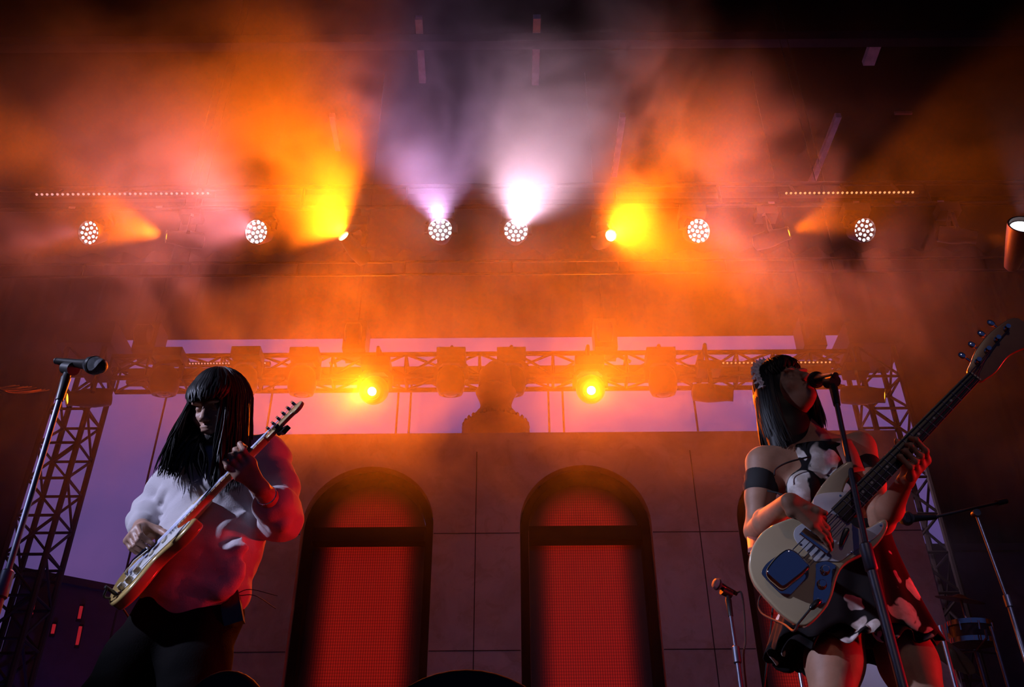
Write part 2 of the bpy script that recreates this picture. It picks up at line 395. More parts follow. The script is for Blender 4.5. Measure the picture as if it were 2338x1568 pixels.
pipes('lamp_bar', 'thin dark double bar crossing below the row of white wash lamps', YL + 0.3, zu, at(1100, 596, YL + 0.3).z - zu, 0.014)
zp = at(1100, 472, YL + 0.1).z
pipes('lamp_bar', 'upper dark double bar that the white wash lamps hang from', YL + 0.1, zp, 0.28, 0.024)
for sgn, a, b, lab in ((-1, (205, 905), (25, 1568), 'tall black lattice tower left of the sky screen'), (1, (1990, 905), (2140, 1290), 'tall black lattice tower at the right end of the plaster wall')):
    top = at(a[0], 800, YT + 0.1)
    w = 0.42
    truss('truss_tower', lab, (top.x - w / 2, YT, 0.0), (top.x - w / 2, YT, top.z), (w, 0, 0), (0, w, 0), 15, 0.032, 0.015)
    MB().box((top.x, YT + w / 2, 0.03), (0.62, 0.62, 0.06)).build('base_plate', BLACKM, bpy.data.objects['truss_tower' if sgn < 0 else 'truss_tower.001'], smooth=False)
    MB().box((top.x, YT + w / 2, top.z + 0.12), (0.62, 0.62, 0.30)).build('sleeve_block', BLACKM, bpy.data.objects['truss_tower' if sgn < 0 else 'truss_tower.001'], smooth=False)
# hoists holding the rear truss
for px, lab in ((812, 'black chain hoist above the left glowing rear lamp'), (1382, 'black chain hoist above the right glowing rear lamp'), (338, 'black chain hoist above the left end of the rear truss'), (1855, 'black chain hoist above the right end of the rear truss')):
    q = at(px, 800, YT + 0.18); q.z = zr + S + 0.05
    h = thing('chain_hoist', lab, 'hoist', q, 'hoists above the rear truss')
    MB().box(q + Vector((0, 0, 0.26)), (0.26, 0.3, 0.40)).build('motor', HOUSING, h, smooth=False)
    MB().lathe([(0.1, -0.02), (0.13, 0.0), (0.13, 0.14), (0.1, 0.16)], q + Vector((-0.08, -0.17, 0.25)), (1, 0, 0), 16).build('motor_cover', HOUSING, h)
    MB().tube([q + Vector((0, 0, 0.45)), Vector((q.x, q.y, 11.2))], 0.005, 6).build('chain', TRUSSM, h)
    for s_ in (-1, 1): MB().bar(q + Vector((s_ * 0.05, 0, 0.1)), q + Vector((s_ * 0.28, 0, -0.05)), 0.03, 0.03).build('bridle', BLACKM, h, smooth=False)
# hanging cables in front of the screen
for px in (372, 615, 907, 936, 1253, 1286, 1588):
    q = at(px, 940, YT + 0.42); z1 = at(px, 850, YT + 0.42).z
    o = MB().tube([(q.x, q.y, 0.0), (q.x, q.y, 2.5), (q.x, q.y, z1)], 0.012, 6).build('drop_pole', TRUSSM)
    nm = {372: 'thin dark pole before the sky screen, between tower and guitarist', 615: 'thin dark pole before the sky screen, just right of the guitarist', 907: 'thin dark pole, nearer of the pair to the left glowing rear lamp', 936: 'thin dark pole, second of the pair right of the left glowing rear lamp', 1253: 'thin dark pole, first of the pair right of the round turret', 1286: 'thin dark pole, second of the pair right of the round turret', 1588: 'thin dark pole before the sky screen, between turret and singing bassist'}[px]
    tag(o, nm, 'pole', 'poles before the sky screen')
# poles above the truss, in the strip of screen under the smoke
# ------------------------------------------------------------------ lamps
def yoke(t, q, a, hr, topz, w, bar_=None):
    """U bracket from the pivot q up to topz, with a base box there"""
    a = Vector(a).normalized(); side = Vector((a.y, -a.x, 0)); side = side.normalized() if side.length > 0.05 else Vector((1, 0, 0))
    m = MB()
    pts = [q + side * w, q + side * w + Vector((0, 0, hr)), q + Vector((0, 0, hr + 0.07)) + side * w * 0.6, q + Vector((0, 0, hr + 0.07)) - side * w * 0.6, q - side * w + Vector((0, 0, hr)), q - side * w]
    for p0, p1 in zip(pts[:-1], pts[1:]): m.bar(p0, p1, 0.05, 0.03, side.cross((0, 0, 1)))
    m.build('yoke', HOUSING, t)
    z0 = q.z + hr + 0.08; topz = max(topz, z0 + 0.06); zb_ = min(topz, z0 + 0.11)
    if True:
        MB().box((q.x, q.y, (z0 + zb_) / 2), (w * 1.9, w * 1.4, zb_ - z0)).build('base_box', HOUSING, t, smooth=False)
        bar_ = bar_ or (q.y, topz + 0.05); MB().tube([(q.x, q.y, z0), (q.x, q.y, topz), (q.x, bar_[0], bar_[1])], 0.02, 8).build('clamp', BLACKM, t)
LED_ME = {}
def wash(label, p, a, topz, hot, rad=0.105, Yl=None):
    """round wash lamp with nineteen LED lenses in its face"""
    q = at(*p, Yl or YL); t = thing('wash_lamp', label, 'stage lamp', q, 'white wash lamps on the upper truss'); x, y, d = frame_of(a)
    c = q - d * 0.04
    MB().lathe([(0.02, -0.17), (rad * 0.75, -0.15), (rad * 0.98, -0.06), (rad * 1.12, 0.0), (rad * 1.14, 0.045), (rad * 1.06, 0.045), (rad * 1.05, 0.012), (0.01, 0.012)], c, d, 28).build('lamp_head', HOUSING, t)
    m = LEDW if hot else LEDW2
    k = (m.name, round(rad, 3))
    spots = [(0, 0)] + [(rad * 0.46 * math.cos(i * math.pi / 3), rad * 0.46 * math.sin(i * math.pi / 3)) for i in range(6)] + [(rad * 0.88 * math.cos((i + .5) * math.pi / 6), rad * 0.88 * math.sin((i + .5) * math.pi / 6)) for i in range(12)]
    for i, (u, v) in enumerate(spots):
        o = MB().lathe([(rad * 0.125, -0.004), (rad * 0.14, 0.004), (rad * 0.10, 0.012), (0.001, 0.015)], c + x * u + y * v + d * 0.012, d, 10).build('led_lens', m, t)
    yoke(t, c - d * 0.05, a, 0.10, topz, rad * 1.25, BAR)
    return t
def profile(label, p, a, topz, hot, Yl=None, group='orange beam lamps on the upper truss', rad=0.05, ln=0.34):
    """long headed moving lamp with one orange front lens"""
    q = at(*p, Yl or YL); t = thing('beam_lamp', label, 'stage lamp', q, group); x, y, d = frame_of(a)
    MB().lathe([(0.03, -ln), (rad * 1.5, -ln + 0.02), (rad * 1.7, -ln * 0.6), (rad * 1.6, -ln * 0.45), (rad * 1.25, -0.05), (rad * 1.25, 0.012), (rad * 1.08, 0.012), (rad * 1.05, -0.01), (0.01, -0.01)], q, d, 24).build('lamp_head', HOUSING, t)
    MB().lathe([(rad, -0.012), (rad * 0.97, -0.002), (rad * 0.6, 0.006), (0.002, 0.01)], q, d, 20).build('lens', LENSY if hot else LENSO, t)
    yoke(t, q - d * ln * 0.5, a, 0.17, topz, rad * 2.1, BAR if Yl is None else (YT, zr + 0.02))
    return t
ztop = zp - 0.10
BAR = (YL + 0.1, zp)
for (p, a, hot, lab) in (
    ((202, 531), aim_of(-.28, -.02, .95), False, 'white wash lamp farthest left in the lamp row, each of its LEDs showing'),
    ((585, 529), aim_of(-.25, .02, .95), True, 'white wash lamp with a pink halo, between two orange beams at left'),
    ((1005, 524), aim_of(0, .28, .9), True, 'glaring white wash lamp under the violet column of smoke'),
    ((1178, 526), aim_of(.05, .25, .9), True, 'glaring white wash lamp under the tallest pale smoke plume'),
    ((1595, 527), aim_of(.25, .02, .95), True, 'white wash lamp with a pink halo, right of the big yellow glow'),
    ((1975, 525), aim_of(.25, -.05, .95), False, 'white wash lamp in the dark right part of the row, each of its LEDs showing')):
    wash(lab, p, a, ztop, hot)
for (p, a, hot, lab) in (
    ((382, 540), aim_of(-.9, .1, .45), False, 'orange beam lamp shooting left, first from the left side'),
    ((786, 541), aim_of(-.5, .62, .6), True, 'orange beam lamp tilted up with its black housing showing, left of centre'),
    ((1394, 538), aim_of(.3, .1, 1), True, 'yellow glaring beam lamp inside the big yellow glow'),
    ((1800, 532), aim_of(.9, .25, .45), False, 'orange beam lamp shooting right into the dark, beside the bare LED lamp'),
    ((2227, 542), aim_of(.93, -.15, .35), False, 'small orange beam lamp farthest right in the row')):
    profile(lab, p, a, ztop, hot)
# large lamp close to the right frame edge
q = at(2334, 520, 5.2); t = thing('flood_lamp', 'large bell-shaped lamp pointing up at the far right edge', 'stage lamp', q)
MB().lathe([(0.03, -0.36), (0.05, -0.34), (0.085, -0.12), (0.10, 0.0), (0.102, 0.03), (0.09, 0.03), (0.088, 0.0), (0.01, -0.01)], q, aim_of(-.1, .75, .65), 28).build('lamp_head', mat('brown_lamp_shell', (0.05, 0.022, 0.016), 0.45, 0.2), t)
MB().lathe([(0.086, -0.004), (0.06, 0.012), (0.002, 0.018)], q, aim_of(-.1, .75, .65), 20).build('lens', emit('pale_lens', (0.9, 0.9, 1.0), 2.2), t)
MB().tube([q + Vector((0.14, 0.25, -0.2)), Vector((q.x + 0.5, q.y + 0.25, q.z - 0.2))], 0.025, 8).build('side_arm', BLACKM, t)
MB().bar(q + Vector((0.0, 0.02, -0.15)), q + Vector((0.16, 0.25, -0.2)), 0.04, 0.04).build('bracket', BLACKM, t, smooth=False)
# moving heads under the rear truss
def moving_head(label, px, py, a, lens, hot=True, w=0.15):
    q = at(px, py, YT - 0.24); t = thing('moving_head', label, 'stage lamp', q, 'moving heads under the rear truss'); x, y, d = frame_of(a)
    MB().lathe([(0.02, -0.16), (0.09, -0.145), (0.135, -0.09), (0.155, 0.0), (0.15, 0.10), (0.125, 0.16), (0.09, 0.17), (0.085, 0.155), (0.01, 0.155)], q, d, 26).build('lamp_head', HOUSING, t)
    if lens: MB().lathe([(0.07 if not hot else 0.045, 0.156), (0.05 if not hot else 0.035, 0.168), (0.002, 0.172)], q, d, 18).build('lens', LENSY if hot else LENSO, t)
    else: MB().lathe([(0.084, 0.156), (0.05, 0.175), (0.002, 0.182)], q, d, 18).build('lens', mat('dark_glass_lens', (0.02, 0.02, 0.025), 0.08, coat=1.0), t)
    yoke(t, q, a, 0.17, zr + 0.22, 0.165, (YT, zr + S))
    return t
DN = (0.0, -0.25, -1)
for px, py, a, lens, hot, lab in (
    (376, 868, (0.05, 0.3, -1), 0, 0, 'dark round moving head left of the guitarist under the rear truss'),
    (556, 866, (0, 0.3, -1), 0, 0, 'dark moving head mostly hidden behind the guitarist hair'),
    (690, 868, (0, 0.3, -1), 0, 0, 'dark round moving head just right of the guitarist, above his headstock'),
    (1029, 868, (0, 0.3, -1), 0, 0, 'dark round moving head left of the turret column'),
    (1168, 868, (0, 0.3, -1), 0, 0, 'dark round moving head right in front of the turret column'),
    (1513, 868, (0, 0.3, -1), 0, 0, 'dark round moving head right of the right glowing rear lamp'),
    ):
    moving_head(lab, px, py, a, lens, hot)
moving_head('glowing orange moving head under the rear truss, nearer the guitarist', 855, 890, aim_of(-.03, -.05, 1), 1, True)
moving_head('glowing orange moving head under the rear truss, nearer the bassist', 1348, 888, aim_of(-.02, -.05, 1), 1, True)
GR = 'small side beam lamps at the rear truss ends'
profile('dark moving lamp with an orange side lens, left of the bassist head', (1672, 900), aim_of(.9, -.05, .2), zr + 0.1, False, YT - 0.45, GR, 0.06, 0.42)
profile('small orange side lamp on the right tower', (2018, 903), aim_of(.9, 0, .45), zr + 0.05, False, YT - 0.45, GR, 0.062, 0.44)
profile('small orange side lamp behind the left microphone stand', (155, 910), aim_of(-.8, 0, .6), zr + 0.05, False, YT - 0.45, GR, 0.062, 0.44)
# dotted light strips
def strip(label, x0, x1, py, Y, n, m, r, slant=0.35):
    a, b = at(x0, py, Y), at(x1, py, Y); b.z = a.z
    t = thing('light_strip', label, 'light strip', (a + b) / 2, 'dotted light strips on the trusses')
    MB().box((a + b) / 2 + Vector((0, 0.03, 0)), ((b - a).length + 0.08, 0.04, 0.05)).build('channel', BLACKM, t, smooth=False)
    for k in ((0.1, 0.5, 0.9) if Y > 6.9 and Y < 7.1 else ()): q = a.lerp(b, k); MB().bar(q + Vector((0, 0.03, 0)), (q.x, YL + 0.1, max(q.z, zp + 0.27)), 0.02, 0.02).build('hanger', BLACKM, t, smooth=False)
    first = None
    for i in range(n):
        q = a.lerp(b, (i + 0.5) / n)
        if first is None:
            first = MB().lathe([(r * 0.6, 0), (r, 0.004), (r * 0.9, 0.016), (r * 0.3, 0.02)], q + Vector((0, 0.01, 0)), (0, -0.9, -0.4), 8).build('led', m, t); q0 = q
        else: copy_part(first, t, q - q0)
strip('dotted pink light strip high on the left', 78, 480, 443, YL - 0.05, 34, DOTP, 0.012)
strip('dotted amber light strip high on the right', 1790, 2090, 440, YL - 0.05, 28, DOTO, 0.011)
strip('faint dotted light strip on the rear truss above the guitarist', 430, 608, 829, YT - 0.05, 26, DOTP, 0.008)
strip('dotted amber light strip on the rear truss behind the bassist head', 1600, 1900, 828, YT - 0.05, 32, DOTO, 0.010)
# small lit tags on the top truss
for px, lab in ((167, 'pale tag near the left end of the top truss'), (365, 'pale tag above the leftmost orange beam'), (1762, 'pale tag above the smoke edge at right'), (1956, 'pale tag above the bare LED lamp'), (2052, 'small pale tag right of the bare LED lamp'), (2150, 'brightest pale tag on the right of the top truss')):
    q = at(px, 466, YL + 0.07); q.z = zp
    tag(MB().box(q, (0.06, 0.01, 0.02)).build('truss_tag', mat('pale_tape', (0.5, 0.42, 0.48), 0.6), smooth=False), lab, 'tag', 'pale tags on the top truss')
# roof struts running front to back under the roof, and dark cross beams
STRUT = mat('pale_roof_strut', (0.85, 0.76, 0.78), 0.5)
ZR = 9.4
def onz(px, py, z):
    d = ray(px, py); return Vector((0, 0, ZC)) + d * ((z - ZC) / d.z)
for x0, y0, x1, y1, wpx, lab in ((956, 40, 965, 185, 16, 'pale roof strut left of the tallest smoke plume, one of the bright pair'), (1226, 38, 1222, 190, 17, 'pale roof strut over the tallest smoke plume, one of the bright pair'),
        (1422, 262, 1402, 400, 13, 'reddish roof strut above the big yellow glow'), (1914, 263, 1852, 420, 13, 'dim red roof strut above the right orange beam'), (758, 262, 772, 340, 12, 'faint red roof strut above the tilted orange lamp'), (1998, 100, 1982, 145, 26, 'short wide red roof strut in the dark upper right')):
    a, b = onz(x0, y0, ZR), onz(x1, y1, ZR); w = wpx / px_m(a)
    tag(MB().bar(a, b, w, 0.08).build('roof_strut', STRUT, smooth=False), lab, 'roof strut', 'struts under the stage roof')
for py in (92, 440):
    q = onz(1169, py, ZR - 0.1)
    struct(MB().box((0, q.y, q.z - 0.02 if py == 92 else 9.3), (20, 0.12, 0.14)).build('beam', BLACKM, smooth=False))
for px, py, lab in ((2138, 99, 'thin red roof bar in the upper right corner'), (2062, 258, 'thin red roof bar right of the dim red strut')):
    q = onz(px, py, ZR); tag(MB().box(q, (0.22, 0.03, 0.04)).build('roof_bar', mat('red_roof_bar', (0.4, 0.12, 0.1), 0.6), smooth=False), lab, 'roof bar', 'short bars under the roof')
# round turret on top of the set
q = at(1132, 990, 8.9); t = thing('turret', 'dim round stepped turret standing behind the plaster wall top', 'set piece', (q.x, q.y, 0))
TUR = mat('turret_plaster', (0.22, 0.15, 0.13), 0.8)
zb, k = q.z, 1 / px_m(q)
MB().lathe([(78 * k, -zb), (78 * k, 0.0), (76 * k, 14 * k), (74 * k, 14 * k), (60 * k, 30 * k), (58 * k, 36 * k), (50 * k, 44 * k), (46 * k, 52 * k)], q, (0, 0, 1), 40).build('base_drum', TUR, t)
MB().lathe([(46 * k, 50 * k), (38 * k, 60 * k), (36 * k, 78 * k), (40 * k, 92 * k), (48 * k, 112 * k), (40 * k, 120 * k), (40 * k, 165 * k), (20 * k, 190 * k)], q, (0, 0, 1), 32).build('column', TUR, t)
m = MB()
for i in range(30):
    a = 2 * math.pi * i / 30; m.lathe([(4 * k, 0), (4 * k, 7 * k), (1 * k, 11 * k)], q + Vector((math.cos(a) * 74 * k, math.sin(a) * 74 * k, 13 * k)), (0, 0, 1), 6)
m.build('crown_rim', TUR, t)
# ------------------------------------------------------------------ smooth bodies: a distance field turned into one skin
V3 = lambda p: np.array((p[0], p[1], p[2]), dtype=np.float32)
class Body:
    def __init__(s): s.p = []
    def cap(s, a, b, ra, rb=None, k=0.02, flat=None, axis=(0, 1, 0)):
        s.p.append(('cap', V3(a), V3(b), ra, ra if rb is None else rb, k, flat, V3(Vector(axis).normalized()))); return s
    def chain(s, pts, rs, k=0.02, **kw):
        for i in range(len(pts) - 1): s.cap(pts[i], pts[i + 1], rs[i], rs[i + 1], k, **kw)
        return s
    def ell(s, c, r, M=None, k=0.02, sub=False):
        s.p.append(('ell', V3(c), r, np.array(M if M is not None else Matrix.Identity(3), dtype=np.float32), k, sub)); return s
    def groove(s, a, b, r, k=0.02): s.p.append(('cut', V3(a), V3(b), r, k)); return s
    def mesh(s, h, disp=None):
        los, his = [], []
        for q in s.p:
            if q[0] == 'cap': R_ = max(q[3], q[4]) + q[5] + 3 * h; lo, hi = np.minimum(q[1], q[2]) - R_, np.maximum(q[1], q[2]) + R_
            elif q[0] == 'cut': R_ = q[3] + q[4] + 3 * h; lo, hi = np.minimum(q[1], q[2]) - R_, np.maximum(q[1], q[2]) + R_
            else: R_ = max(q[2]) + q[4] + 3 * h; lo, hi = q[1] - R_, q[1] + R_
            los.append(lo); his.append(hi)
        LO = np.min(los, 0); N = np.ceil((np.max(his, 0) - LO) / h).astype(int) + 1
        F = np.full(N, 0.2, dtype=np.float32)
        for q, lo, hi in zip(s.p, los, his):
            i0 = np.maximum(np.floor((lo - LO) / h).astype(int), 0); i1 = np.minimum(np.ceil((hi - LO) / h).astype(int) + 1, N)
            ax = [LO[i] + h * np.arange(i0[i], i1[i], dtype=np.float32) for i in range(3)]
            P = np.stack(np.meshgrid(*ax, indexing='ij'), -1); sl = tuple(slice(i0[i], i1[i]) for i in range(3)); f = F[sl]
            if q[0] in ('cap', 'cut'):
                a, b = q[1], q[2]
                if q[0] == 'cap' and q[6]:
                    A, fl = q[7], q[6]; sc = 1 / fl - 1
                    P = P + A * (((P - a) @ A) * sc)[..., None]; b = b + A * (((b - a) @ A) * sc)
                ab = b - a; L2 = float(ab @ ab) + 1e-9; t = np.clip(((P - a) @ ab) / L2, 0, 1)
                d = np.linalg.norm(P - a - t[..., None] * ab, axis=-1)
                d = d - (q[3] + (q[4] - q[3]) * t if q[0] == 'cap' else q[3])
                if q[0] == 'cap' and q[6]: d = d * min(1.0, 0.5 * (1 + q[6]))
                k = q[5] if q[0] == 'cap' else q[4]; sub = q[0] == 'cut'
            else:
                L = (P - q[1]) @ q[3].T.T if False else (P - q[1]) @ q[3]
                r = np.array(q[2], dtype=np.float32); k0 = np.linalg.norm(L / r, axis=-1); k1 = np.linalg.norm(L / (r * r), axis=-1) + 1e-9
                d = k0 * (k0 - 1) / k1; k = q[4]; sub = q[5]
            if sub:
                hh = np.maximum(k - np.abs(f + d), 0) / k; F[sl] = np.maximum(f, -d) + hh * hh * k * 0.25
            else:
                hh = np.maximum(k - np.abs(f - d), 0) / k; F[sl] = np.minimum(f, d) - hh * hh * k * 0.25
        if disp is not None:
            idx = np.argwhere(np.abs(F) < 0.04); P = LO + h * idx.astype(np.float32)
            F[tuple(idx.T)] += disp(P).astype(np.float32)
        # surface nets
        S = F < 0; C = np.zeros(tuple(N - 1), dtype=np.int8)
        for dx in (0, 1):
            for dy in (0, 1):
                for dz in (0, 1): C += S[dx:N[0] - 1 + dx, dy:N[1] - 1 + dy, dz:N[2] - 1 + dz]
        cells = np.argwhere((C > 0) & (C < 8)); ids = np.full(tuple(N - 1), -1, dtype=np.int32); ids[tuple(cells.T)] = np.arange(len(cells))
        acc = np.zeros((len(cells), 3)); cnt = np.zeros(len(cells))
        cor = [np.array((a, b, c)) for a in (0, 1) for b in (0, 1) for c in (0, 1)]
        for a in cor:
            for i in range(3):
                if a[i]: continue
                b = a.copy(); b[i] = 1
                fa = F[tuple((cells + a).T)]; fb = F[tuple((cells + b).T)]; m = (fa < 0) != (fb < 0); t = np.where(m, fa / np.where(m, fa - fb, 1), 0)
                acc[m] += (a + (b - a) * t[:, None])[m]; cnt[m] += 1
        Vt = LO + h * (cells + acc / np.maximum(cnt, 1)[:, None])
        quads = []
        for i in range(3):
            j, k_ = (i + 1) % 3, (i + 2) % 3
            sa = [slice(None)] * 3; sb = [slice(None)] * 3; sa[i] = slice(0, -1); sb[i] = slice(1, None)
            A, B = S[tuple(sa)], S[tuple(sb)]; e = np.argwhere(A != B)
            e = e[(e[:, j] > 0) & (e[:, k_] > 0) & (e[:, j] < N[j] - 1) & (e[:, k_] < N[k_] - 1)]
            flip = A[tuple(e.T)]; J = np.zeros(3, int); J[j] = 1; K = np.zeros(3, int); K[k_] = 1
            q = np.stack([ids[tuple((e - J - K).T)], ids[tuple((e - K).T)], ids[tuple(e.T)], ids[tuple((e - J).T)]], 1)
            q[~flip] = q[~flip][:, ::-1]; quads.append(q)
        return Vt, np.concatenate(quads)
    def build(s, name, m, parent=None, h=0.005, disp=None, smooth=2):
        Vt, Q = s.mesh(h, disp); me = bpy.data.meshes.new(name); b = wloc(parent)
        Vt = Vt - np.array(b)
        for _ in range(smooth):                     # relax the net a little
            sm = np.zeros_like(Vt); c = np.zeros(len(Vt))
            for i in range(4):
                for j_ in ((i + 1) % 4,):
                    np.add.at(sm, Q[:, i], Vt[Q[:, j_]]); np.add.at(c, Q[:, i], 1); np.add.at(sm, Q[:, j_], Vt[Q[:, i]]); np.add.at(c, Q[:, j_], 1)
            Vt = Vt * 0.5 + 0.5 * sm / np.maximum(c, 1)[:, None]
        me.vertices.add(len(Vt)); me.vertices.foreach_set('co', Vt.astype(np.float32).ravel())
        me.loops.add(len(Q) * 4); me.loops.foreach_set('vertex_index', Q.astype(np.int32).ravel())
        me.polygons.add(len(Q)); me.polygons.foreach_set('loop_start', np.arange(0, len(Q) * 4, 4, dtype=np.int32)); me.polygons.foreach_set('loop_total', np.full(len(Q), 4, dtype=np.int32))
        me.update(calc_edges=True); me.validate()
        me.polygons.foreach_set('use_smooth', [True] * len(me.polygons))
        if m: me.materials.append(m)
        o = bpy.data.objects.new(name, me); COL.objects.link(o)
        if parent is not None: o.parent = parent
        return o
def basis(f, u):
    f = Vector(f).normalized(); u = Vector(u); r = f.cross(u).normalized(); u = r.cross(f).normalized()
    return r, f, u                                   # r = the person's right hand side
def head_prims(B, c, f, u, s=1.0, beard=False, jaw=1.0):
    """skull, jaw and face about the head centre c (eye level)"""
    r, f, u = basis(f, u); M = Matrix((r, f, u)).transposed(); P = lambda x, y, z: c + (r * x + f * y + u * z) * s
    B.ell(P(0, -0.012, 0.035), (0.074 * s, 0.094 * s, 0.088 * s), M, 0.02)
    B.ell(P(0, 0.028, -0.045), (0.056 * s * jaw, 0.060 * s, 0.072 * s), M, 0.03)
    B.ell(P(0, 0.066, -0.094), (0.022 * s * jaw, 0.019 * s, 0.020 * s), M, 0.025)           # chin
    for k in (-1, 1):
        B.ell(P(0.040 * k, 0.058, -0.030), (0.024 * s, 0.022 * s, 0.022 * s), M, 0.02)        # cheeks
        B.ell(P(0.030 * k, 0.084, 0.018), (0.025 * s, 0.011 * s, 0.009 * s), M, 0.012)      # brows
        B.ell(P(0.031 * k, 0.088, -0.001), (0.017 * s, 0.014 * s, 0.010 * s), M, 0.008, True)   # eye sockets
        B.ell(P(0.031 * k, 0.074, -0.001), (0.0125 * s, 0.0125 * s, 0.0115 * s), M, 0.003)  # eyes
        B.ell(P(0.077 * k, -0.006, -0.015), (0.010 * s, 0.019 * s, 0.031 * s), M, 0.006)       # ears
        B.ell(P(0.011 * k, 0.098, -0.040), (0.009 * s, 0.010 * s, 0.008 * s), M, 0.008)      # nostril wings
    B.cap(P(0, 0.086, 0.004), P(0, 0.108, -0.036), 0.008 * s, 0.0105 * s, 0.012)               # nose
    B.ell(P(0, 0.090, -0.063), (0.023 * s, 0.010 * s, 0.0065 * s), M, 0.006)                  # lips
    B.ell(P(0, 0.088, -0.075), (0.020 * s, 0.011 * s, 0.007 * s), M, 0.006)
    return P
def hand_prims(B, W, P, N, thumb, curls, s=1.0, spread=0.10, thumb_dir=None):
    """W wrist, P towards the knuckles, N where the palm faces, thumb = +-1 side; curls: index to little (deg, deg, deg)"""
    P = Vector(P).normalized(); N = Vector(N); N = (N - P * N.dot(P)).normalized(); T = P.cross(N) * thumb
    off = (0.030, 0.010, -0.010, -0.029); ln = ((0.044, 0.026, 0.021), (0.048, 0.030, 0.023), (0.045, 0.028, 0.022), (0.035, 0.021, 0.019)); kn = (0.088, 0.092, 0.087, 0.078)
    for i in range(4):
        q0 = W + (P * 0.012 + T * off[i] * 0.55) * s; q = W + (P * kn[i] + T * off[i]) * s
        B.cap(q0, q, 0.0135 * s, 0.0115 * s, 0.016)
        d = (P + T * off[i] * spread * 30).normalized(); ang = 0; rad = (0.0100, 0.0092, 0.0083, 0.0072)
        ax = d.cross(N).normalized()
        for j in range(3):
            ang += curls[i][j]; dj = Quaternion(ax, R(ang)) @ d; e = q + dj * ln[i][j] * s
            B.cap(q, e, rad[j] * s * (0.88 if i == 3 else 1), rad[j + 1] * s * (0.88 if i == 3 else 1), 0.004); q = e
    t0 = W + (P * 0.022 + T * 0.024 + N * 0.006) * s; td = Vector(thumb_dir).normalized() if thumb_dir else (P * 0.75 + T * 0.6 + N * 0.45).normalized()
    t1 = t0 + td * 0.045 * s; t2 = t1 + (td * 0.8 + P * 0.45).normalized() * 0.030 * s; t3 = t2 + (td * 0.6 + P * 0.7).normalized() * 0.024 * s
    B.chain([t0, t1, t2, t3], [0.0165 * s, 0.0125 * s, 0.0105 * s, 0.008 * s], 0.008)
    return B
def wrinkle(amp, fr, seed):
    rs = np.random.RandomState(seed); D = rs.randn(7, 3) * fr; ph = rs.rand(7) * 6.28
    def f(P):
        o = 0
        for d, p in zip(D, ph): o = o + np.abs(np.sin(P @ d + p + 0.8 * np.sin(P @ d[::-1] * 0.7 + p)))
        return amp * (o / 7 - 0.6)
    return f
def strands(m_, roots, r0, n=5):
    """tapered locks of hair along the given paths"""
    for path in roots:
        k = len(path); m_.tube(path, [r0 * (0.75 + 0.35 * math.sin(math.pi * min(1, 1.3 * i / k))) * (1 if i < k - 3 else (0.75, 0.5, 0.12)[i - k + 3]) for i in range(k)], n, True, 0.55)
SKIN_A = mat('pale_skin', (0.42, 0.24, 0.17), 0.5, col2=(0.36, 0.19, 0.13), nscale=30, bump=0.03, bscale=300)
SKIN_B = mat('tan_skin', (0.36, 0.19, 0.12), 0.58, col2=(0.32, 0.165, 0.10), nscale=30, bump=0.03, bscale=300)
HAIR = mat('black_hair', (0.008, 0.006, 0.006), 0.48, spec=0.3)
def hair_paths(c, f, u, rx, ry, rz, n, seed, phi0, phi1, length, drift=None, start=(0.02, 0.75), bulge=1.0, waves=0.006, droop=1.45):
    """locks lie on the skull from the parting outwards, then hang"""
    r, f, u = basis(f, u); rnd = random.Random(seed); out = []
    for i in range(n):
        ph = phi0 + (phi1 - phi0) * (i + rnd.random()) / n; th0 = start[0] + (start[1] - start[0]) * rnd.random() ** 1.3; pts = []
        hd = r * math.cos(ph) + f * math.sin(ph); ex = (1.0 + 0.09 * rnd.random()) * bulge; th = th0
        th1 = droop + 0.15 * rnd.random()
        for k in range(7):
            th = th0 + (th1 - th0) * k / 6
            pts.append(c + (r * math.cos(ph) * rx + f * math.sin(ph) * ry) * math.sin(th) * ex + u * rz * math.cos(th) * ex)
        L = length(ph, rnd) if callable(length) else length; q = pts[-1]; w0 = rnd.random() * 6.28; dv = drift(ph, rnd) if drift else Vector((0, 0, 0))
        m = 9
        for k in range(1, m + 1):
            t = k / m
            pts.append(q + Vector((0, 0, -L * t)) + dv * (t ** 1.5) * L + hd * 0.012 * math.sin(math.pi * t) + Vector((math.sin(w0 + 5 * t), math.cos(w0 * 1.7 + 4 * t), 0)) * waves * t * 2)
        out.append(pts)
    return out
# ------------------------------------------------------------------ guitarist
GY = 2.92
Gp = lambda x, y, Y=GY: at(x, y, Y)
G = thing('person', 'long-haired guitarist with fringe in a pale sweatshirt, looking down at his fretting hand', 'person', (Gp(430, 1400).x, GY, 0))
# the electric guitar: d towards the headstock, n out of its face, b towards the thick strings
gb, gn = Gp(300, 1310, 2.82), Gp(607, 1000, 2.66)
gd = (gn - gb).normalized(); SCL = (gn - gb).length / 0.648
n0 = Vector((-0.53, -0.66, 0.51)); gnn = (n0 - gd * n0.dot(gd)).normalized(); gm = gnn.cross(gd)      # thick string side
if gm.z < 0: gm = -gm
def GP(x, y, z=0.0): return gb + (gd * (x - 0.105) + gm * y + gnn * z) * SCL
GFLIP = gd.cross(gm).dot(gnn)     # +1 when (d, m, n) is right handed
def gprism(mb, outl, z0, z1, rnd=0.0):
    pts = [(x, y) for x, y in outl]
    if GFLIP > 0: return mb.prism([(x * SCL, y * SCL) for x, y in pts], GP(0, 0), gd, gm, z0 * SCL, z1 * SCL, rnd)
    return mb.prism([(x * SCL, -y * SCL) for x, y in pts[::-1]], GP(0, 0), gd, -gm, z0 * SCL, z1 * SCL, rnd)
guitar = thing('electric_guitar', 'yellowish double-horned electric guitar with white scratchplate, played by the long-haired guitarist', 'guitar', gb)
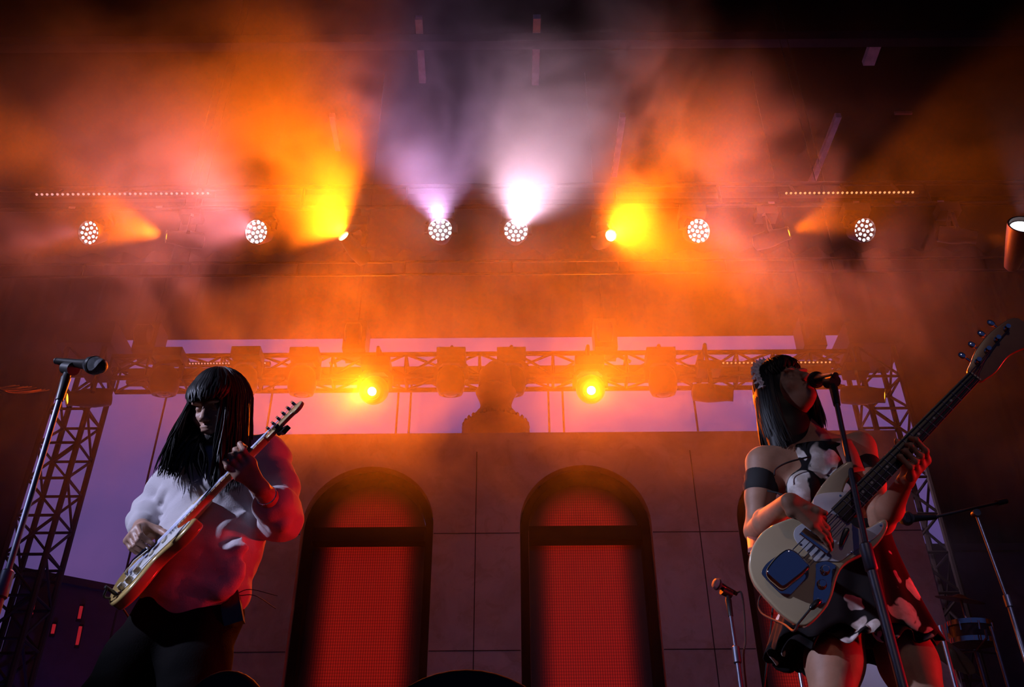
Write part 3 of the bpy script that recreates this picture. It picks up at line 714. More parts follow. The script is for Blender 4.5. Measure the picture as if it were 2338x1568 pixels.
WOODY = mat('cream_yellow_lacquer', (0.52, 0.36, 0.13), 0.22, col2=(0.48, 0.32, 0.11), coat=0.6)
MAPLE = mat('maple_neck', (0.58, 0.40, 0.20), 0.3, col2=(0.5, 0.33, 0.15), coat=0.4)
GUARD = mat('white_scratchplate', (0.75, 0.74, 0.72), 0.25, col2=(0.73, 0.72, 0.70), coat=0.4)
CREAM = mat('cream_plastic', (0.62, 0.55, 0.42), 0.35); DARKPL = mat('black_plastic', (0.012, 0.012, 0.013), 0.3, coat=0.3)
bo = closed_spline([(0.0, 0.0), (0.006, -0.08), (0.04, -0.142), (0.10, -0.163), (0.16, -0.142), (0.215, -0.108), (0.27, -0.116), (0.32, -0.140), (0.37, -0.138), (0.405, -0.112), (0.395, -0.078), (0.358, -0.055), (0.338, -0.030), (0.345, 0.0), (0.355, 0.032), (0.385, 0.060), (0.430, 0.078), (0.455, 0.100), (0.440, 0.130), (0.39, 0.147), (0.33, 0.145), (0.27, 0.122), (0.215, 0.113), (0.16, 0.140), (0.10, 0.160), (0.04, 0.140), (0.006, 0.08)], 5)
gprism(MB(), bo, -0.044, 0.0, 0.009).build('body', WOODY, guitar, 50)
pg = closed_spline([(0.055, -0.05), (0.075, -0.105), (0.13, -0.125), (0.18, -0.095), (0.22, -0.088), (0.29, -0.10), (0.35, -0.118), (0.385, -0.108), (0.375, -0.085), (0.345, -0.06), (0.328, -0.03), (0.330, 0.0), (0.34, 0.035), (0.37, 0.065), (0.40, 0.088), (0.39, 0.108), (0.34, 0.11), (0.28, 0.085), (0.22, 0.062), (0.15, 0.045), (0.10, 0.04), (0.085, 0.0)], 5)
gprism(MB(), pg, 0.0, 0.0035, 0.001).build('scratchplate', GUARD, guitar, 50)
def gbox(x0, x1, y0, y1, z0, z1): return [(x0, y0), (x1, y0), (x1, y1), (x0, y1)], z0, z1
for x, sl in ((0.145, 0.010), (0.205, 0.0), (0.265, 0.0)):
    gprism(MB(), closed_spline([(x - 0.009 - sl, -0.036), (x + 0.009 - sl, -0.036), (x + 0.012, 0.0), (x + 0.009 + sl, 0.036), (x - 0.009 + sl, 0.036), (x - 0.010, 0.0)], 3), 0.0035, 0.0105, 0.002).build('pickup', CREAM, guitar)
pk = MB(); gprism(pk, *[[(0.092, -0.040), (0.118, -0.040), (0.118, 0.040), (0.092, 0.040)]], 0.0, 0.007); pk.build('bridge', CHROME, guitar, smooth=False)
for k in range(6): gprism(MB(), [(0.094, -0.032 + k * 0.0108), (0.112, -0.032 + k * 0.0108), (0.112, -0.023 + k * 0.0108), (0.094, -0.023 + k * 0.0108)], 0.007, 0.012).build('saddle', CHROME, guitar, smooth=False)
MB().tube([GP(0.10, -0.045, 0.008), GP(0.11, -0.05, 0.03), GP(0.16, -0.062, 0.04), GP(0.22, -0.07, 0.036)], [0.003, 0.003, 0.003, 0.0055], 8).build('tremolo_arm', CHROME, guitar)
for x, y in ((0.150, -0.095), (0.115, -0.110), (0.080, -0.100)): MB().lathe([(0.011, 0.0), (0.012, 0.006), (0.009, 0.016), (0.001, 0.0165)], GP(x, y, 0.0035), gnn, 16).build('knob', CREAM, guitar)
gprism(MB(), closed_spline([(0.03, -0.085), (0.065, -0.125), (0.075, -0.115), (0.045, -0.07)], 4), 0.0, 0.003, 0.0008).build('jack_plate', CHROME, guitar)
nk = MB()       # neck with rounded back
ns = [(0.330 + (0.753 - 0.330) * i / 12) for i in range(13)]
def neck_ring(x, w, th): return [GP(x, w * math.cos(math.pi * j / 8), -0.001 - th * math.sin(math.pi * j / 8)) for j in range(9)] + [GP(x, -w, 0.008), GP(x, w, 0.008)]
vs = []; fs = []
for i, x in enumerate(ns): vs += neck_ring(x, 0.028 - 0.0075 * i / 12, 0.018 if i else 0.006)
for i in range(12):
    for j in range(11): fs.append((i * 11 + j, i * 11 + (j + 1) % 11, (i + 1) * 11 + (j + 1) % 11, (i + 1) * 11 + j))
fs += [tuple(range(11))[::-1], tuple(12 * 11 + j for j in range(11))]
nk.add(vs, fs).build('neck', MAPLE, guitar, 50)
for k in range(21):
    x = 0.753 - 0.648 * (1 - 2 ** (-(k + 1) / 12)); w = 0.0205 + 0.0075 * (0.753 - x) / 0.423
    MB().bar(GP(x, -w, 0.0085), GP(x, w, 0.0085), 0.0026, 0.002, gnn).build('fret', STEEL, guitar, smooth=False)
for k in (3, 5, 7, 9, 15, 17): 
    x = 0.753 - 0.648 * (1 - 2 ** (-(k - 0.5) / 12)); MB().lathe([(0.0032, 0.0), (0.0032, 0.0012)], GP(x, 0, 0.008), gnn, 10).build('fret_marker', DARKPL, guitar)
hs = closed_spline([(0.752, -0.021), (0.752, 0.021), (0.775, 0.030), (0.83, 0.036), (0.89, 0.040), (0.925, 0.032), (0.935, 0.0), (0.92, -0.030), (0.895, -0.036), (0.88, -0.022), (0.84, -0.022), (0.79, -0.028)][::-1], 4)
gprism(MB(), hs, -0.012, 0.003, 0.003).build('headstock', MAPLE, guitar)
gprism(MB(), [(0.751, -0.0215), (0.756, -0.0215), (0.756, 0.0215), (0.751, 0.0215)], 0.004, 0.011).build('nut', CREAM, guitar, smooth=False)
for k in range(6):
    x = 0.782 + k * 0.025; y = 0.024 + k * 0.0015
    tp = MB().lathe([(0.005, 0.0), (0.005, 0.012), (0.0035, 0.015), (0.0045, 0.018)], GP(x, y - 0.008, 0.003), gnn, 10).build('tuning_post', CHROME, guitar)
    kb = MB().tube([GP(x, y, -0.008), GP(x, y + 0.020, -0.008)], 0.0028, 8); kb.ell(GP(x, y + 0.027, -0.008), (0.0065, 0.0065, 0.008), Matrix((gd, gm, gnn)).transposed(), 10); kb.build('tuning_peg', CHROME, guitar)
for k in range(6):
    y0, y1 = -0.026 + k * 0.0104, -0.0165 + k * 0.0066
    MB().tube([GP(0.103, y0, 0.0125), GP(0.753, y1, 0.0115), GP(0.782 + k * 0.025, 0.016 + k * 0.0015, 0.010)], 0.0005 + 0.0001 * k, 5).build('string', STEEL, guitar)
tn = thing('clip_tuner', 'black tuner clipped to the headstock of the yellowish guitar', 'tuner', GP(0.81, -0.04))
MB().bar(GP(0.815, -0.022, -0.022), GP(0.83, -0.105, -0.012), 0.026, 0.014, gnn).build('display_case', DARKPL, tn, smooth=False)
MB().bar(GP(0.80, -0.01, -0.018), GP(0.82, -0.045, -0.018), 0.02, 0.012, gnn).build('clamp_jaw', DARKPL, tn, smooth=False)
MB().bar(GP(0.80, -0.012, 0.008), GP(0.812, -0.04, 0.008), 0.016, 0.007, gnn).build('clamp_jaw', DARKPL, tn, smooth=False)
pj = GP(0.05, -0.10, 0.0)
gc = thing('guitar_cable', 'black cable plugged into the lower end of the yellowish guitar', 'cable', pj)
MB().tube([pj + gnn * 0.002, pj + gnn * 0.045 - gm * 0.01], [0.006, 0.0055], 10).build('plug', DARKPL, gc)
pe = pj + gnn * 0.045 - gm * 0.01
MB().tube(spline([pe, Gp(243, 1345, 2.74), Gp(238, 1362, 2.78), Gp(262, 1372, 2.86), Gp(300, 1420, 3.15), Vector((-0.95, 3.3, 0.5)), Vector((-0.9, 3.4, 0.02)), Vector((-0.3, 3.5, 0.012))], 8), 0.0035, 8).build('cord', RUBBER, gc)
# ---- body
RS, RE, RW = Gp(432, 1066, 2.95), Gp(346, 1172, 3.13), Gp(322, 1208, 2.86)
LS, LE, LW = Gp(610, 1044, 2.95), Gp(650, 1182, 2.90), Gp(598, 1118, 2.71)
NB, HC = Gp(512, 1040, 2.95), Gp(502, 934, 2.86)
PEL = Gp(430, 1405, 2.97); RH, LH = Gp(378, 1420, 2.97), Gp(474, 1415, 2.97)
def foot_at(x, y): return Vector((x, y, 0.07))
RK = Gp(236, 1620, 2.86); LK = Gp(414, 1640, 2.84)
RA = Vector((RK.x - 0.13, RK.y + 0.12, 0.10)); LA = Vector((LK.x - 0.02, LK.y + 0.16, 0.10))
hf, hu = Vector((-0.27, -0.85, -0.45)), Vector((-0.02, -0.25, 1.0))
B = Body()
PH = head_prims(B, HC, hf, hu, 1.0)
B.cap(NB, HC - Vector((0, -0.02, 0.04)), 0.058, 0.055, 0.03)
CH = Gp(505, 1120, 2.96); BL = Gp(460, 1280, 2.97)
B.cap(RS.lerp(CH, 0.45), LS.lerp(CH, 0.45), 0.09, 0.09, 0.05); B.cap(CH, BL, 0.135, 0.12, 0.05, flat=0.7); B.cap(BL, PEL, 0.12, 0.13, 0.05, flat=0.75); B.cap(NB, CH, 0.06, 0.09, 0.05)
B.chain([RS, RS.lerp(RE, .5), RE], [0.056, 0.046, 0.040], 0.03); B.chain([RE, RE.lerp(RW, .35), RW], [0.041, 0.042, 0.027], 0.02)
B.chain([LS, LS.lerp(LE, .5), LE], [0.056, 0.046, 0.040], 0.03); B.chain([LE, LE.lerp(LW, .35), LW], [0.041, 0.043, 0.027], 0.02)
for h_, k_, a_ in ((RH, RK, RA), (LH, LK, LA)):
    B.chain([h_, k_, a_], [0.085, 0.055, 0.038], 0.03); B.cap(a_, a_ + Vector((-0.03, -0.15, -0.05)), 0.036, 0.03, 0.03)
# picking hand hangs over the bridge
hand_prims(B, RW, Gp(288, 1228, 2.75) - RW, gnn * -1.0 + Vector((0.45, 0.1, -0.3)), 1, ((35, 55, 30), (42, 60, 30), (48, 60, 30), (52, 55, 30)), 0.98, 0.02, thumb_dir=gd * 0.5 - gnn * 0.6 + Vector((0, -0.2, -0.3)))
# fretting hand: fingers come round the thin string edge and press on the frets
xf = (Gp(556, 1052, 2.74) - gb).dot(gd) / SCL + 0.105
for i in range(4):
    x = xf + 0.040 - i * 0.026
    kn = GP(x - 0.010 + 0.004 * i, -0.062, -0.014); p1 = GP(x, -0.052, 0.034); p2 = GP(x + 0.004, -0.008, 0.052 - 0.002 * i); p3 = GP(x + 0.006, 0.020 - 0.004 * i, 0.026)
    B.chain([kn, p1, p2, p3], [0.0100, 0.0094, 0.0086, 0.0074], 0.005); B.cap(LW.lerp(kn, 0.12), kn, 0.0155, 0.012, 0.018)
B.chain([LW.lerp(GP(xf, -0.06, -0.03), 0.4), GP(xf - 0.012, -0.045, -0.040), GP(xf + 0.016, -0.005, -0.038), GP(xf + 0.026, 0.022, -0.026)], [0.017, 0.014, 0.0115, 0.009], 0.01)
B.build('body', SKIN_A, G, 0.004, None, 1)
# ---- sweatshirt
SWEAT = mat('pale_sweatshirt', (0.50, 0.46, 0.48), 0.9, col2=(0.46, 0.42, 0.45), bump=0.12, bscale=220, sheen=0.2)
B = Body()
hemc = Gp(449, 1345, 2.95)
B.cap(RS, LS, 0.068, 0.068, 0.05); B.cap(RS.lerp(CH, 0.4), LS.lerp(CH, 0.4), 0.105, 0.105, 0.06, flat=0.85); B.cap(CH, Gp(482, 1240, 2.96), 0.160, 0.158, 0.06, flat=0.74)
B.cap(Gp(482, 1240, 2.96), hemc, 0.158, 0.150, 0.05, flat=0.80); B.cap(NB - Vector((0, 0, 0.03)), CH, 0.066, 0.12, 0.05)
B.chain([RS, RS.lerp(RE, .5), RE], [0.070, 0.070, 0.066], 0.04); B.chain([RE, RE.lerp(RW, .55), RE.lerp(RW, .80)], [0.066, 0.056, 0.046], 0.03)
LEs = LE + Vector((-0.01, 0, -0.005))
B.chain([LS, LS.lerp(LE, .5), LEs], [0.068, 0.068, 0.066], 0.04); B.chain([LEs, LE.lerp(LW, .38)], [0.066, 0.058], 0.03)
for t_ in (.34, .46): B.cap(LE.lerp(LW, t_) + Vector((0.008, 0, 0.004)), LE.lerp(LW, t_) - Vector((0.008, 0, 0.004)), 0.060, 0.060, 0.008)
def on_front(x, y, off):                     # a point of the cloth front at this place of the photo
    return at(x, y, 2.96 - 0.125 - off)
def ridge(pts, r=0.010, off=-0.020, k=0.034):
    q = [on_front(x, y, off) for x, y in pts]; B.chain(q, [r * 0.5] + [r] * (len(q) - 2) + [r * 0.4], k)
for a in ([(562, 1215), (540, 1250), (500, 1290), (462, 1300)], [(560, 1250), (538, 1290), (490, 1330), (430, 1345)], [(556, 1290), (545, 1315), (510, 1350), (470, 1362)], [(470, 1190), (480, 1240), (520, 1300), (530, 1350)], [(440, 1210), (450, 1270), (480, 1330)], [(560, 1170), (520, 1200), (490, 1240)], [(535, 1330), (500, 1345), (450, 1340), (400, 1325)], [(398, 1330), (385, 1345), (392, 1358)], [(408, 1300), (403, 1330), (396, 1345), (372, 1352)]): ridge(a)
for a, b, c in ((Gp(415, 1075, 2.88), Gp(375, 1130, 2.95), Gp(345, 1175, 3.03)), (Gp(425, 1100, 2.87), Gp(392, 1150, 2.93), Gp(362, 1185, 3.0)), (Gp(440, 1120, 2.86), Gp(405, 1170, 2.90), Gp(372, 1200, 2.95)), (Gp(640, 1080, 2.91), Gp(655, 1130, 2.87), Gp(660, 1175, 2.84)), (Gp(615, 1085, 2.89), Gp(635, 1140, 2.85), Gp(650, 1190, 2.83)), (Gp(625, 1200, 2.84), Gp(645, 1195, 2.83), Gp(668, 1170, 2.86))): B.chain([a, b, c], [0.006, 0.012, 0.006], 0.03)
B.cap(hemc + Vector((-0.085, 0, -0.008)), hemc + Vector((0.085, 0, -0.008)), 0.085, 0.085, 0.014, flat=1.0)
B.build('sweatshirt', SWEAT, G, 0.0055, wrinkle(0.015, 20, 5), 1)
# crew neck rib and cuff
# ---- trousers, belt pack
TROUS = mat('black_jeans', (0.006, 0.0055, 0.0055), 0.95, bump=0.15, bscale=180, spec=0.05)
B = Body(); B.cap(PEL + Vector((-0.05, 0.01, 0.02)), PEL + Vector((0.05, 0.01, 0.02)), 0.10, 0.10, 0.04, flat=0.85)
for h_, k_, a_ in ((RH, RK, RA), (LH, LK, LA)): B.chain([h_, h_.lerp(k_, .5), k_, k_.lerp(a_, .5), a_ + Vector((0, 0, 0.02))], [0.100, 0.092, 0.076, 0.068, 0.060], 0.05)
B.build('trousers', TROUS, G, 0.007, wrinkle(0.008, 14, 2), 1)
SHOE = mat('black_leather_shoe', (0.015, 0.013, 0.012), 0.4)
for a_ in (RA, LA):
    B = Body(); B.chain([a_ + Vector((0.01, 0.05, -0.05)), a_ + Vector((-0.03, -0.13, -0.06)), a_ + Vector((-0.04, -0.19, -0.062))], [0.045, 0.042, 0.034], 0.03); B.cap(a_, a_ + Vector((0, 0, -0.04)), 0.048, 0.05, 0.03); B.build('shoe', SHOE, G, 0.006)
bp = Gp(527, 1392, 2.90)
pk = MB().box(bp, (0.065, 0.028, 0.10), Matrix.Rotation(R(-18), 3, 'Y')).build('belt_pack', DARKPL, G, smooth=False)
for dx in (0.0, 0.02): MB().tube(spline([bp + Vector((dx, 0, 0.045)), bp + Vector((0.05 + dx, -0.01, 0.06 - dx)), bp + Vector((0.14, -0.02, 0.035 - dx * 2))], 6), 0.0013, 5).build('antenna', RUBBER, pk)
# ---- wrist ring and rings
md = (LW - LE).normalized(); x_, y_, d_ = frame_of(md)
MB().tube([LW - md * 0.035 + (x_ * math.cos(a) + y_ * math.sin(a)) * 0.031 for a in [2 * math.pi * i / 24 for i in range(25)]], 0.0022, 6, False).build('bracelet', CHROME, G)
# ---- hair
hm = MB(); r_, f_, u_ = basis(hf, hu)
B = Body(); Mh = Matrix((r_, f_, u_)).transposed()
B.ell(HC + u_ * 0.050 - f_ * 0.030, (0.090, 0.100, 0.088), Mh, 0.02); B.ell(HC - f_ * 0.055 - u_ * 0.03, (0.082, 0.062, 0.12), Mh, 0.03); B.cap(HC - f_ * 0.05 + Vector((0, 0.02, -0.1)), HC + Vector((0.03, 0.10, -0.26)), 0.07, 0.06, 0.04, flat=0.7)
hb = B.build('hair', HAIR, G, 0.006)
hc = HC + u_ * 0.028 - f_ * 0.010
side_len = lambda ph, rnd: (0.21 + 0.10 * rnd.random()) if math.cos(ph) > 0 else (0.26 + 0.10 * rnd.random())
def dr(ph, rnd):
    s_ = math.cos(ph); return Vector((-0.17 * max(0, s_) * rnd.random() - 0.03, -0.13 if s_ > 0.2 else 0.05, 0)) if s_ > 0 else Vector((0.06, 0.02, 0))
strands(hm, hair_paths(hc, hf, hu, 0.090, 0.102, 0.107, 300, 3, -0.75, 0.80, side_len, dr), 0.0055)            # his right side
strands(hm, hair_paths(hc, hf, hu, 0.090, 0.102, 0.107, 270, 4, math.pi - 0.92, math.pi + 0.75, side_len, dr), 0.0055)   # his left side
strands(hm, hair_paths(hc, hf, hu, 0.090, 0.102, 0.107, 90, 5, math.pi + 0.6, 2 * math.pi - 0.6, lambda p, r: 0.34 + 0.1 * r.random(), None), 0.009)   # back
strands(hm, hair_paths(hc, hf, hu, 0.088, 0.108, 0.106, 190, 6, 0.50, math.pi - 0.50, lambda p, r: 0.062 + 0.022 * r.random(), lambda p, r: basis(hf, hu)[1] * 0.22, (0.03, 0.5), 1.02, 0.002, 0.86), 0.0050)  # fringe
rnd = random.Random(11)
loose = []
for i in range(26):    # loose locks over the right shoulder and chest
    a = HC + r_ * (0.06 + 0.03 * rnd.random()) + f_ * (0.03 * rnd.random()) + u_ * -0.05; e = Gp(372 + 100 * rnd.random() ** 0.8, 1040 + 75 * rnd.random(), 2.80 + 0.06 * rnd.random())
    loose.append(spline([a, a.lerp(e, .35) + Vector((0.01, -0.035, -0.02)), a.lerp(e, .7) + Vector((rnd.uniform(-.02, .02), -0.025, 0)), e], 5))
strands(hm, loose, 0.0055)
hm.build('hair_locks', HAIR, hb, 60)
# thin beard
B = Body(); B.ell(PH(0, 0.060, -0.098), (0.030, 0.030, 0.024), Mh, 0.02); B.ell(PH(0.03, 0.045, -0.085), (0.018, 0.03, 0.02), Mh, 0.02); B.ell(PH(-0.03, 0.045, -0.085), (0.018, 0.03, 0.02), Mh, 0.02)
B.build('beard', mat('dark_beard', (0.03, 0.02, 0.016), 0.8, bump=0.6, bscale=400), hb, 0.004)
# ------------------------------------------------------------------ bassist
BY = 2.92
P_ = person = thing('person', 'singing bassist in a black floral short dress and white lace headband at the microphone', 'person', (at(1930, 1330, BY).x, BY, 0))
# bass guitar: its face is a plane through the bridge, the nut and the shoulder-wide body
bb = at(1800, 1300, 2.64); bn = at(2223, 861, 2.46)
dd = (bn - bb).normalized(); q_ = Vector((-0.05, -1.0, -0.10)); qn = (q_ - dd * q_.dot(dd)).normalized(); qm = qn.cross(dd); BS = (bn - bb).length / 0.864
if qm.z < 0: qm = -qm            # towards the thick string (upper left) side
def on_bass(px, py):             # photo place -> coordinates in the face plane (along the neck, across)
    d = ray(px, py); o = Vector((0, 0, ZC)); t = (bb - o).dot(qn) / d.dot(qn); w = o + d * t - bb; return (w.dot(dd), w.dot(qm))
c4 = lambda u, v: on_bass(1660 + u / 3.408, 1000 + v / 3.408)
def BP(x, y, z=0.0): return bb + dd * x + qm * y + qn * z
hand_ = dd.cross(qm).dot(qn)
def area(p): return sum(p[i - 1][0] * p[i][1] - p[i][0] * p[i - 1][1] for i in range(len(p)))
def bprism(outl, z0, z1, rnd=0.0, steps=3):
    o = [(x, y) for x, y in outl] if hand_ > 0 else [(x, -y) for x, y in outl]
    if area(o) < 0: o = o[::-1]
    return MB().prism(o, bb, dd, qm if hand_ > 0 else -qm, z0, z1, rnd, steps)
bass = thing('bass_guitar', 'cream offset-bodied bass guitar with chrome covers, played by the singing bassist', 'guitar', bb)
CREAMB = mat('cream_lacquer', (0.60, 0.48, 0.30), 0.2, col2=(0.58, 0.46, 0.28), coat=0.7)
ROSEW = mat('dark_rosewood', (0.020, 0.012, 0.009), 0.4, col2=(0.012, 0.007, 0.005), nscale=60)
NECKB = mat('amber_neck_wood', (0.30, 0.13, 0.05), 0.28, col2=(0.24, 0.10, 0.035), coat=0.5)
outl = closed_spline([c4(*p) for p in [(985, 195), (955, 178), (915, 190), (860, 232), (800, 290), (745, 355), (695, 430), (655, 505), (610, 565), (545, 605), (470, 628), (400, 655), (330, 688), (270, 735), (215, 810), (182, 890), (170, 970), (182, 1050), (215, 1130), (270, 1200), (330, 1268), (400, 1340), (470, 1400), (540, 1446), (610, 1462), (670, 1430), (730, 1370), (785, 1300), (825, 1210), (850, 1110), (885, 1025), (940, 965), (1005, 928), (1080, 892), (1155, 842), (1212, 775), (1248, 705), (1252, 652), (1228, 626), (1180, 642), (1120, 682), (1062, 697), (1012, 690), (965, 655), (925, 600), (905, 540), (900, 480), (905, 410), (935, 330), (975, 265)]], 2)
bprism(outl, -0.042, 0.0, 0.0065, 4).build('body', CREAMB, bass, 50)
pgo = closed_spline([c4(*p) for p in [(560, 680), (525, 715), (520, 765), (545, 815), (600, 865), (655, 920), (690, 962), (770, 956), (850, 962), (895, 950), (975, 890), (1060, 838), (1140, 785), (1195, 730), (1216, 680), (1205, 656), (1165, 668), (1100, 705), (1050, 712), (1000, 695), (955, 650), (925, 600), (915, 540), (925, 480), (945, 430), (900, 422), (830, 422), (760, 428), (710, 440), (675, 470), (670, 520), (690, 570), (670, 620), (620, 650)]], 3)
bprism(pgo, 0.0, 0.0028, 0.0008).build('scratchplate', mat('lilac_white_plate', (0.66, 0.64, 0.70), 0.3, col2=(0.65, 0.63, 0.69), coat=0.3), bass, 50)
for p in ((1195, 682), (1105, 805), (968, 890), (570, 830), (880, 450), (735, 600)):
    u, v = c4(*p); MB().lathe([(0.0035, 0), (0.0032, 0.001), (0.001, 0.0015)], BP(u, v, 0.0028), qn, 10).build('screw', CHROME, bass)
cpl = closed_spline([c4(*p) for p in [(690, 985), (720, 968), (770, 958), (820, 975), (852, 1005), (840, 1050), (822, 1100), (808, 1180), (785, 1255), (745, 1310), (705, 1318), (672, 1270), (672, 1200), (685, 1120), (690, 1040)]], 3)
bprism(cpl, 0.0, 0.0025, 0.0006).build('control_plate', CHROME, bass, 50)
for p in ((760, 1030), (735, 1142)):
    u, v = c4(*p); kb = MB().lathe([(0.0135, 0), (0.014, 0.004), (0.0115, 0.006), (0.011, 0.021), (0.009, 0.024), (0.001, 0.0242)], BP(u, v, 0.0025), qn, 24).build('knob', CHROME, bass)
u, v = c4(712, 1272); jk = MB().lathe([(0.009, 0), (0.009, 0.006), (0.006, 0.007)], BP(u, v, 0.0025), qn, 12).build('jack_socket', CHROME, bass)
# chrome bridge cover: a domed box over a larger base plate
bprism(closed_spline([c4(*p) for p in [(268, 1045), (300, 985), (360, 935), (420, 905), (470, 920), (540, 985), (600, 1050), (610, 1090), (560, 1150), (500, 1215), (470, 1240), (430, 1225), (350, 1150), (290, 1085)]], 3), 0.0, 0.003, 0.001).build('bridge_plate', CHROME, bass, 50)
cv = [c4(*p) for p in [(470, 872), (540, 900), (600, 960), (640, 1010), (610, 1060), (520, 1135), (430, 1195), (360, 1150), (305, 1095), (295, 1045), (330, 985), (395, 915)]]
def scaled(o, f):
    cx = sum(p[0] for p in o) / len(o); cy_ = sum(p[1] for p in o) / len(o); return [(cx + (p[0] - cx) * f, cy_ + (p[1] - cy_) * f) for p in o]
bprism(closed_spline(scaled(cv, 0.98), 4), 0.003, 0.032, 0.010, 5).build('bridge_cover', CHROME, bass, 60)
pc = [c4(*p) for p in [(602, 705), (555, 758), (768, 918), (812, 845)]]
bprism(scaled(pc, 1.0), 0.0028, 0.018, 0.003, 3).build('pickup_cover', CHROME, bass, 40)
th = [c4(*p) for p in [(930, 708), (905, 712), (885, 760), (868, 815), (872, 842), (895, 845), (915, 800), (945, 740), (945, 715)]]
bprism(closed_spline(th, 3), 0.0028, 0.018, 0.004, 3).build('finger_rest', DARKPL, bass, 50)
u, v = on_bass(2223, 861); nutx = u; heelx = c4(905, 520)[0] - 0.02
w0, w1 = 0.030, 0.020
cyv = lambda x: 0.0     # centre line
def ring(x, w, th): return [BP(x, cyv(x) + w * math.cos(math.pi * j / 8), 0.002 - th * math.sin(math.pi * j / 8)) for j in range(9)] + [BP(x, cyv(x) - w, 0.006), BP(x, cyv(x) + w, 0.006)]
vs = []; fs = []
for i in range(13):
    x = heelx + (nutx - heelx) * i / 12; vs += ring(x, w0 + (w1 - w0) * i / 12, 0.020)
for i in range(12):
    for j in range(11): fs.append((i * 11 + j, i * 11 + (j + 1) % 11, (i + 1) * 11 + (j + 1) % 11, (i + 1) * 11 + j))
fs += [tuple(range(11))[::-1], tuple(12 * 11 + j for j in range(11))]
MB().add(vs, fs).build('neck', NECKB, bass, 50)
def wat(x): return w0 + (w1 - w0) * (x - heelx) / (nutx - heelx)
x0 = c4(830, 575)[0]
bprism([(x0, cyv(x0) - wat(x0)), (nutx, cyv(nutx) - w1), (nutx, cyv(nutx) + w1), (x0, cyv(x0) + wat(x0))], 0.006, 0.012, 0.0015).build('fingerboard', ROSEW, bass, 50)
for k in range(20):
    x = nutx * 2 ** (-(k + 1) / 12)
    if x > x0: MB().bar(BP(x, cyv(x) - wat(x), 0.0125), BP(x, cyv(x) + wat(x), 0.0125), 0.0026, 0.0022, qn).build('fret', STEEL, bass, smooth=False)
for k in (3, 5, 7, 9, 12, 15, 17):
    x = nutx * 2 ** (-(k - 0.5) / 12)
    if x > x0: MB().lathe([(0.0042, 0), (0.0042, 0.0006)], BP(x, cyv(x), 0.0119), qn, 12).build('fret_marker', mat('pearl_dot', (0.5, 0.5, 0.5), 0.3), bass)
MB().bar(BP(nutx, cyv(nutx) - w1, 0.012), BP(nutx, cyv(nutx) + w1, 0.012), 0.005, 0.006, qn).build('nut', CREAM, bass, smooth=False)
hd = closed_spline([(nutx, cyv(nutx) + y * 1.0) if x == 0 else (nutx + x, cyv(nutx) + y) for x, y in [(0, 0.021), (0.03, 0.034), (0.08, 0.050), (0.14, 0.055), (0.19, 0.050), (0.235, 0.036), (0.245, 0.0), (0.225, -0.048), (0.195, -0.060), (0.17, -0.045), (0.12, -0.030), (0.06, -0.035), (0.025, -0.030), (0, -0.021)]], 4)
bprism(hd, -0.012, 0.004, 0.003).build('headstock', NECKB, bass)
for k in range(4):
    x, y = nutx + 0.045 + 0.048 * k, cyv(nutx) + 0.022 + 0.002 * k
    MB().lathe([(0.009, 0), (0.009, 0.004), (0.006, 0.006), (0.0055, 0.020), (0.007, 0.022)], BP(x, y, 0.004), qn, 14).build('tuning_post', CHROME, bass)
    pg_ = MB().tube([BP(x, y, -0.02), BP(x, y + 0.032, -0.02)], 0.0035, 8); pg_.ell(BP(x, y + 0.044, -0.02), (0.010, 0.014, 0.004), Matrix((dd, qm, qn)).transposed(), 12); pg_.build('tuning_peg', CHROME, bass)
for k in range(4):
    ys0 = -0.028 + 0.0187 * k; ys1 = cyv(nutx) - 0.0145 + 0.0097 * k
    MB().tube([BP(0.0, ys0, 0.014), BP(nutx, ys1, 0.0165), BP(nutx + 0.045 + 0.048 * k, cyv(nutx) + 0.016 + 0.002 * k, 0.010)], 0.0009 + 0.00025 * k, 6).build('string', STEEL, bass)
hornt = c4(968, 200); endt = c4(200, 870)
for p in (hornt, endt): MB().lathe([(0.005, 0), (0.004, 0.008), (0.008, 0.014), (0.001, 0.016)], BP(p[0] * 0.985, p[1] * 0.985, -0.02), (qm if p is hornt else -dd), 10).build('strap_button', CHROME, bass)
bc = thing('bass_cable', 'black cable plugged into the control plate of the cream bass guitar', 'cable', BP(*c4(712, 1272), 0.01))
u, v = c4(712, 1272); q0 = BP(u, v, 0.009); q1 = BP(*c4(640, 1340), 0.020)
MB().tube([q0, q0.lerp(q1, .25) + qn * 0.004, q0.lerp(q1, .8), q1], [0.007, 0.0095, 0.0085, 0.004], 12).build('plug', DARKPL, bc)
MB().tube(spline([q1, BP(*c4(590, 1400), 0.012), BP(*c4(552, 1446), 0.008), at(1812, 1440, 2.68), at(1790, 1425, 2.9), at(1740, 1400, 3.1), at(1733, 1370, 3.15), at(1750, 1350, 3.1), at(1765, 1385, 3.15), Vector((0.75, 3.4, 0.4)), Vector((0.72, 3.5, 0.02)), Vector((0.2, 3.7, 0.012))], 8), 0.0035, 8).build('cord', RUBBER, bc)
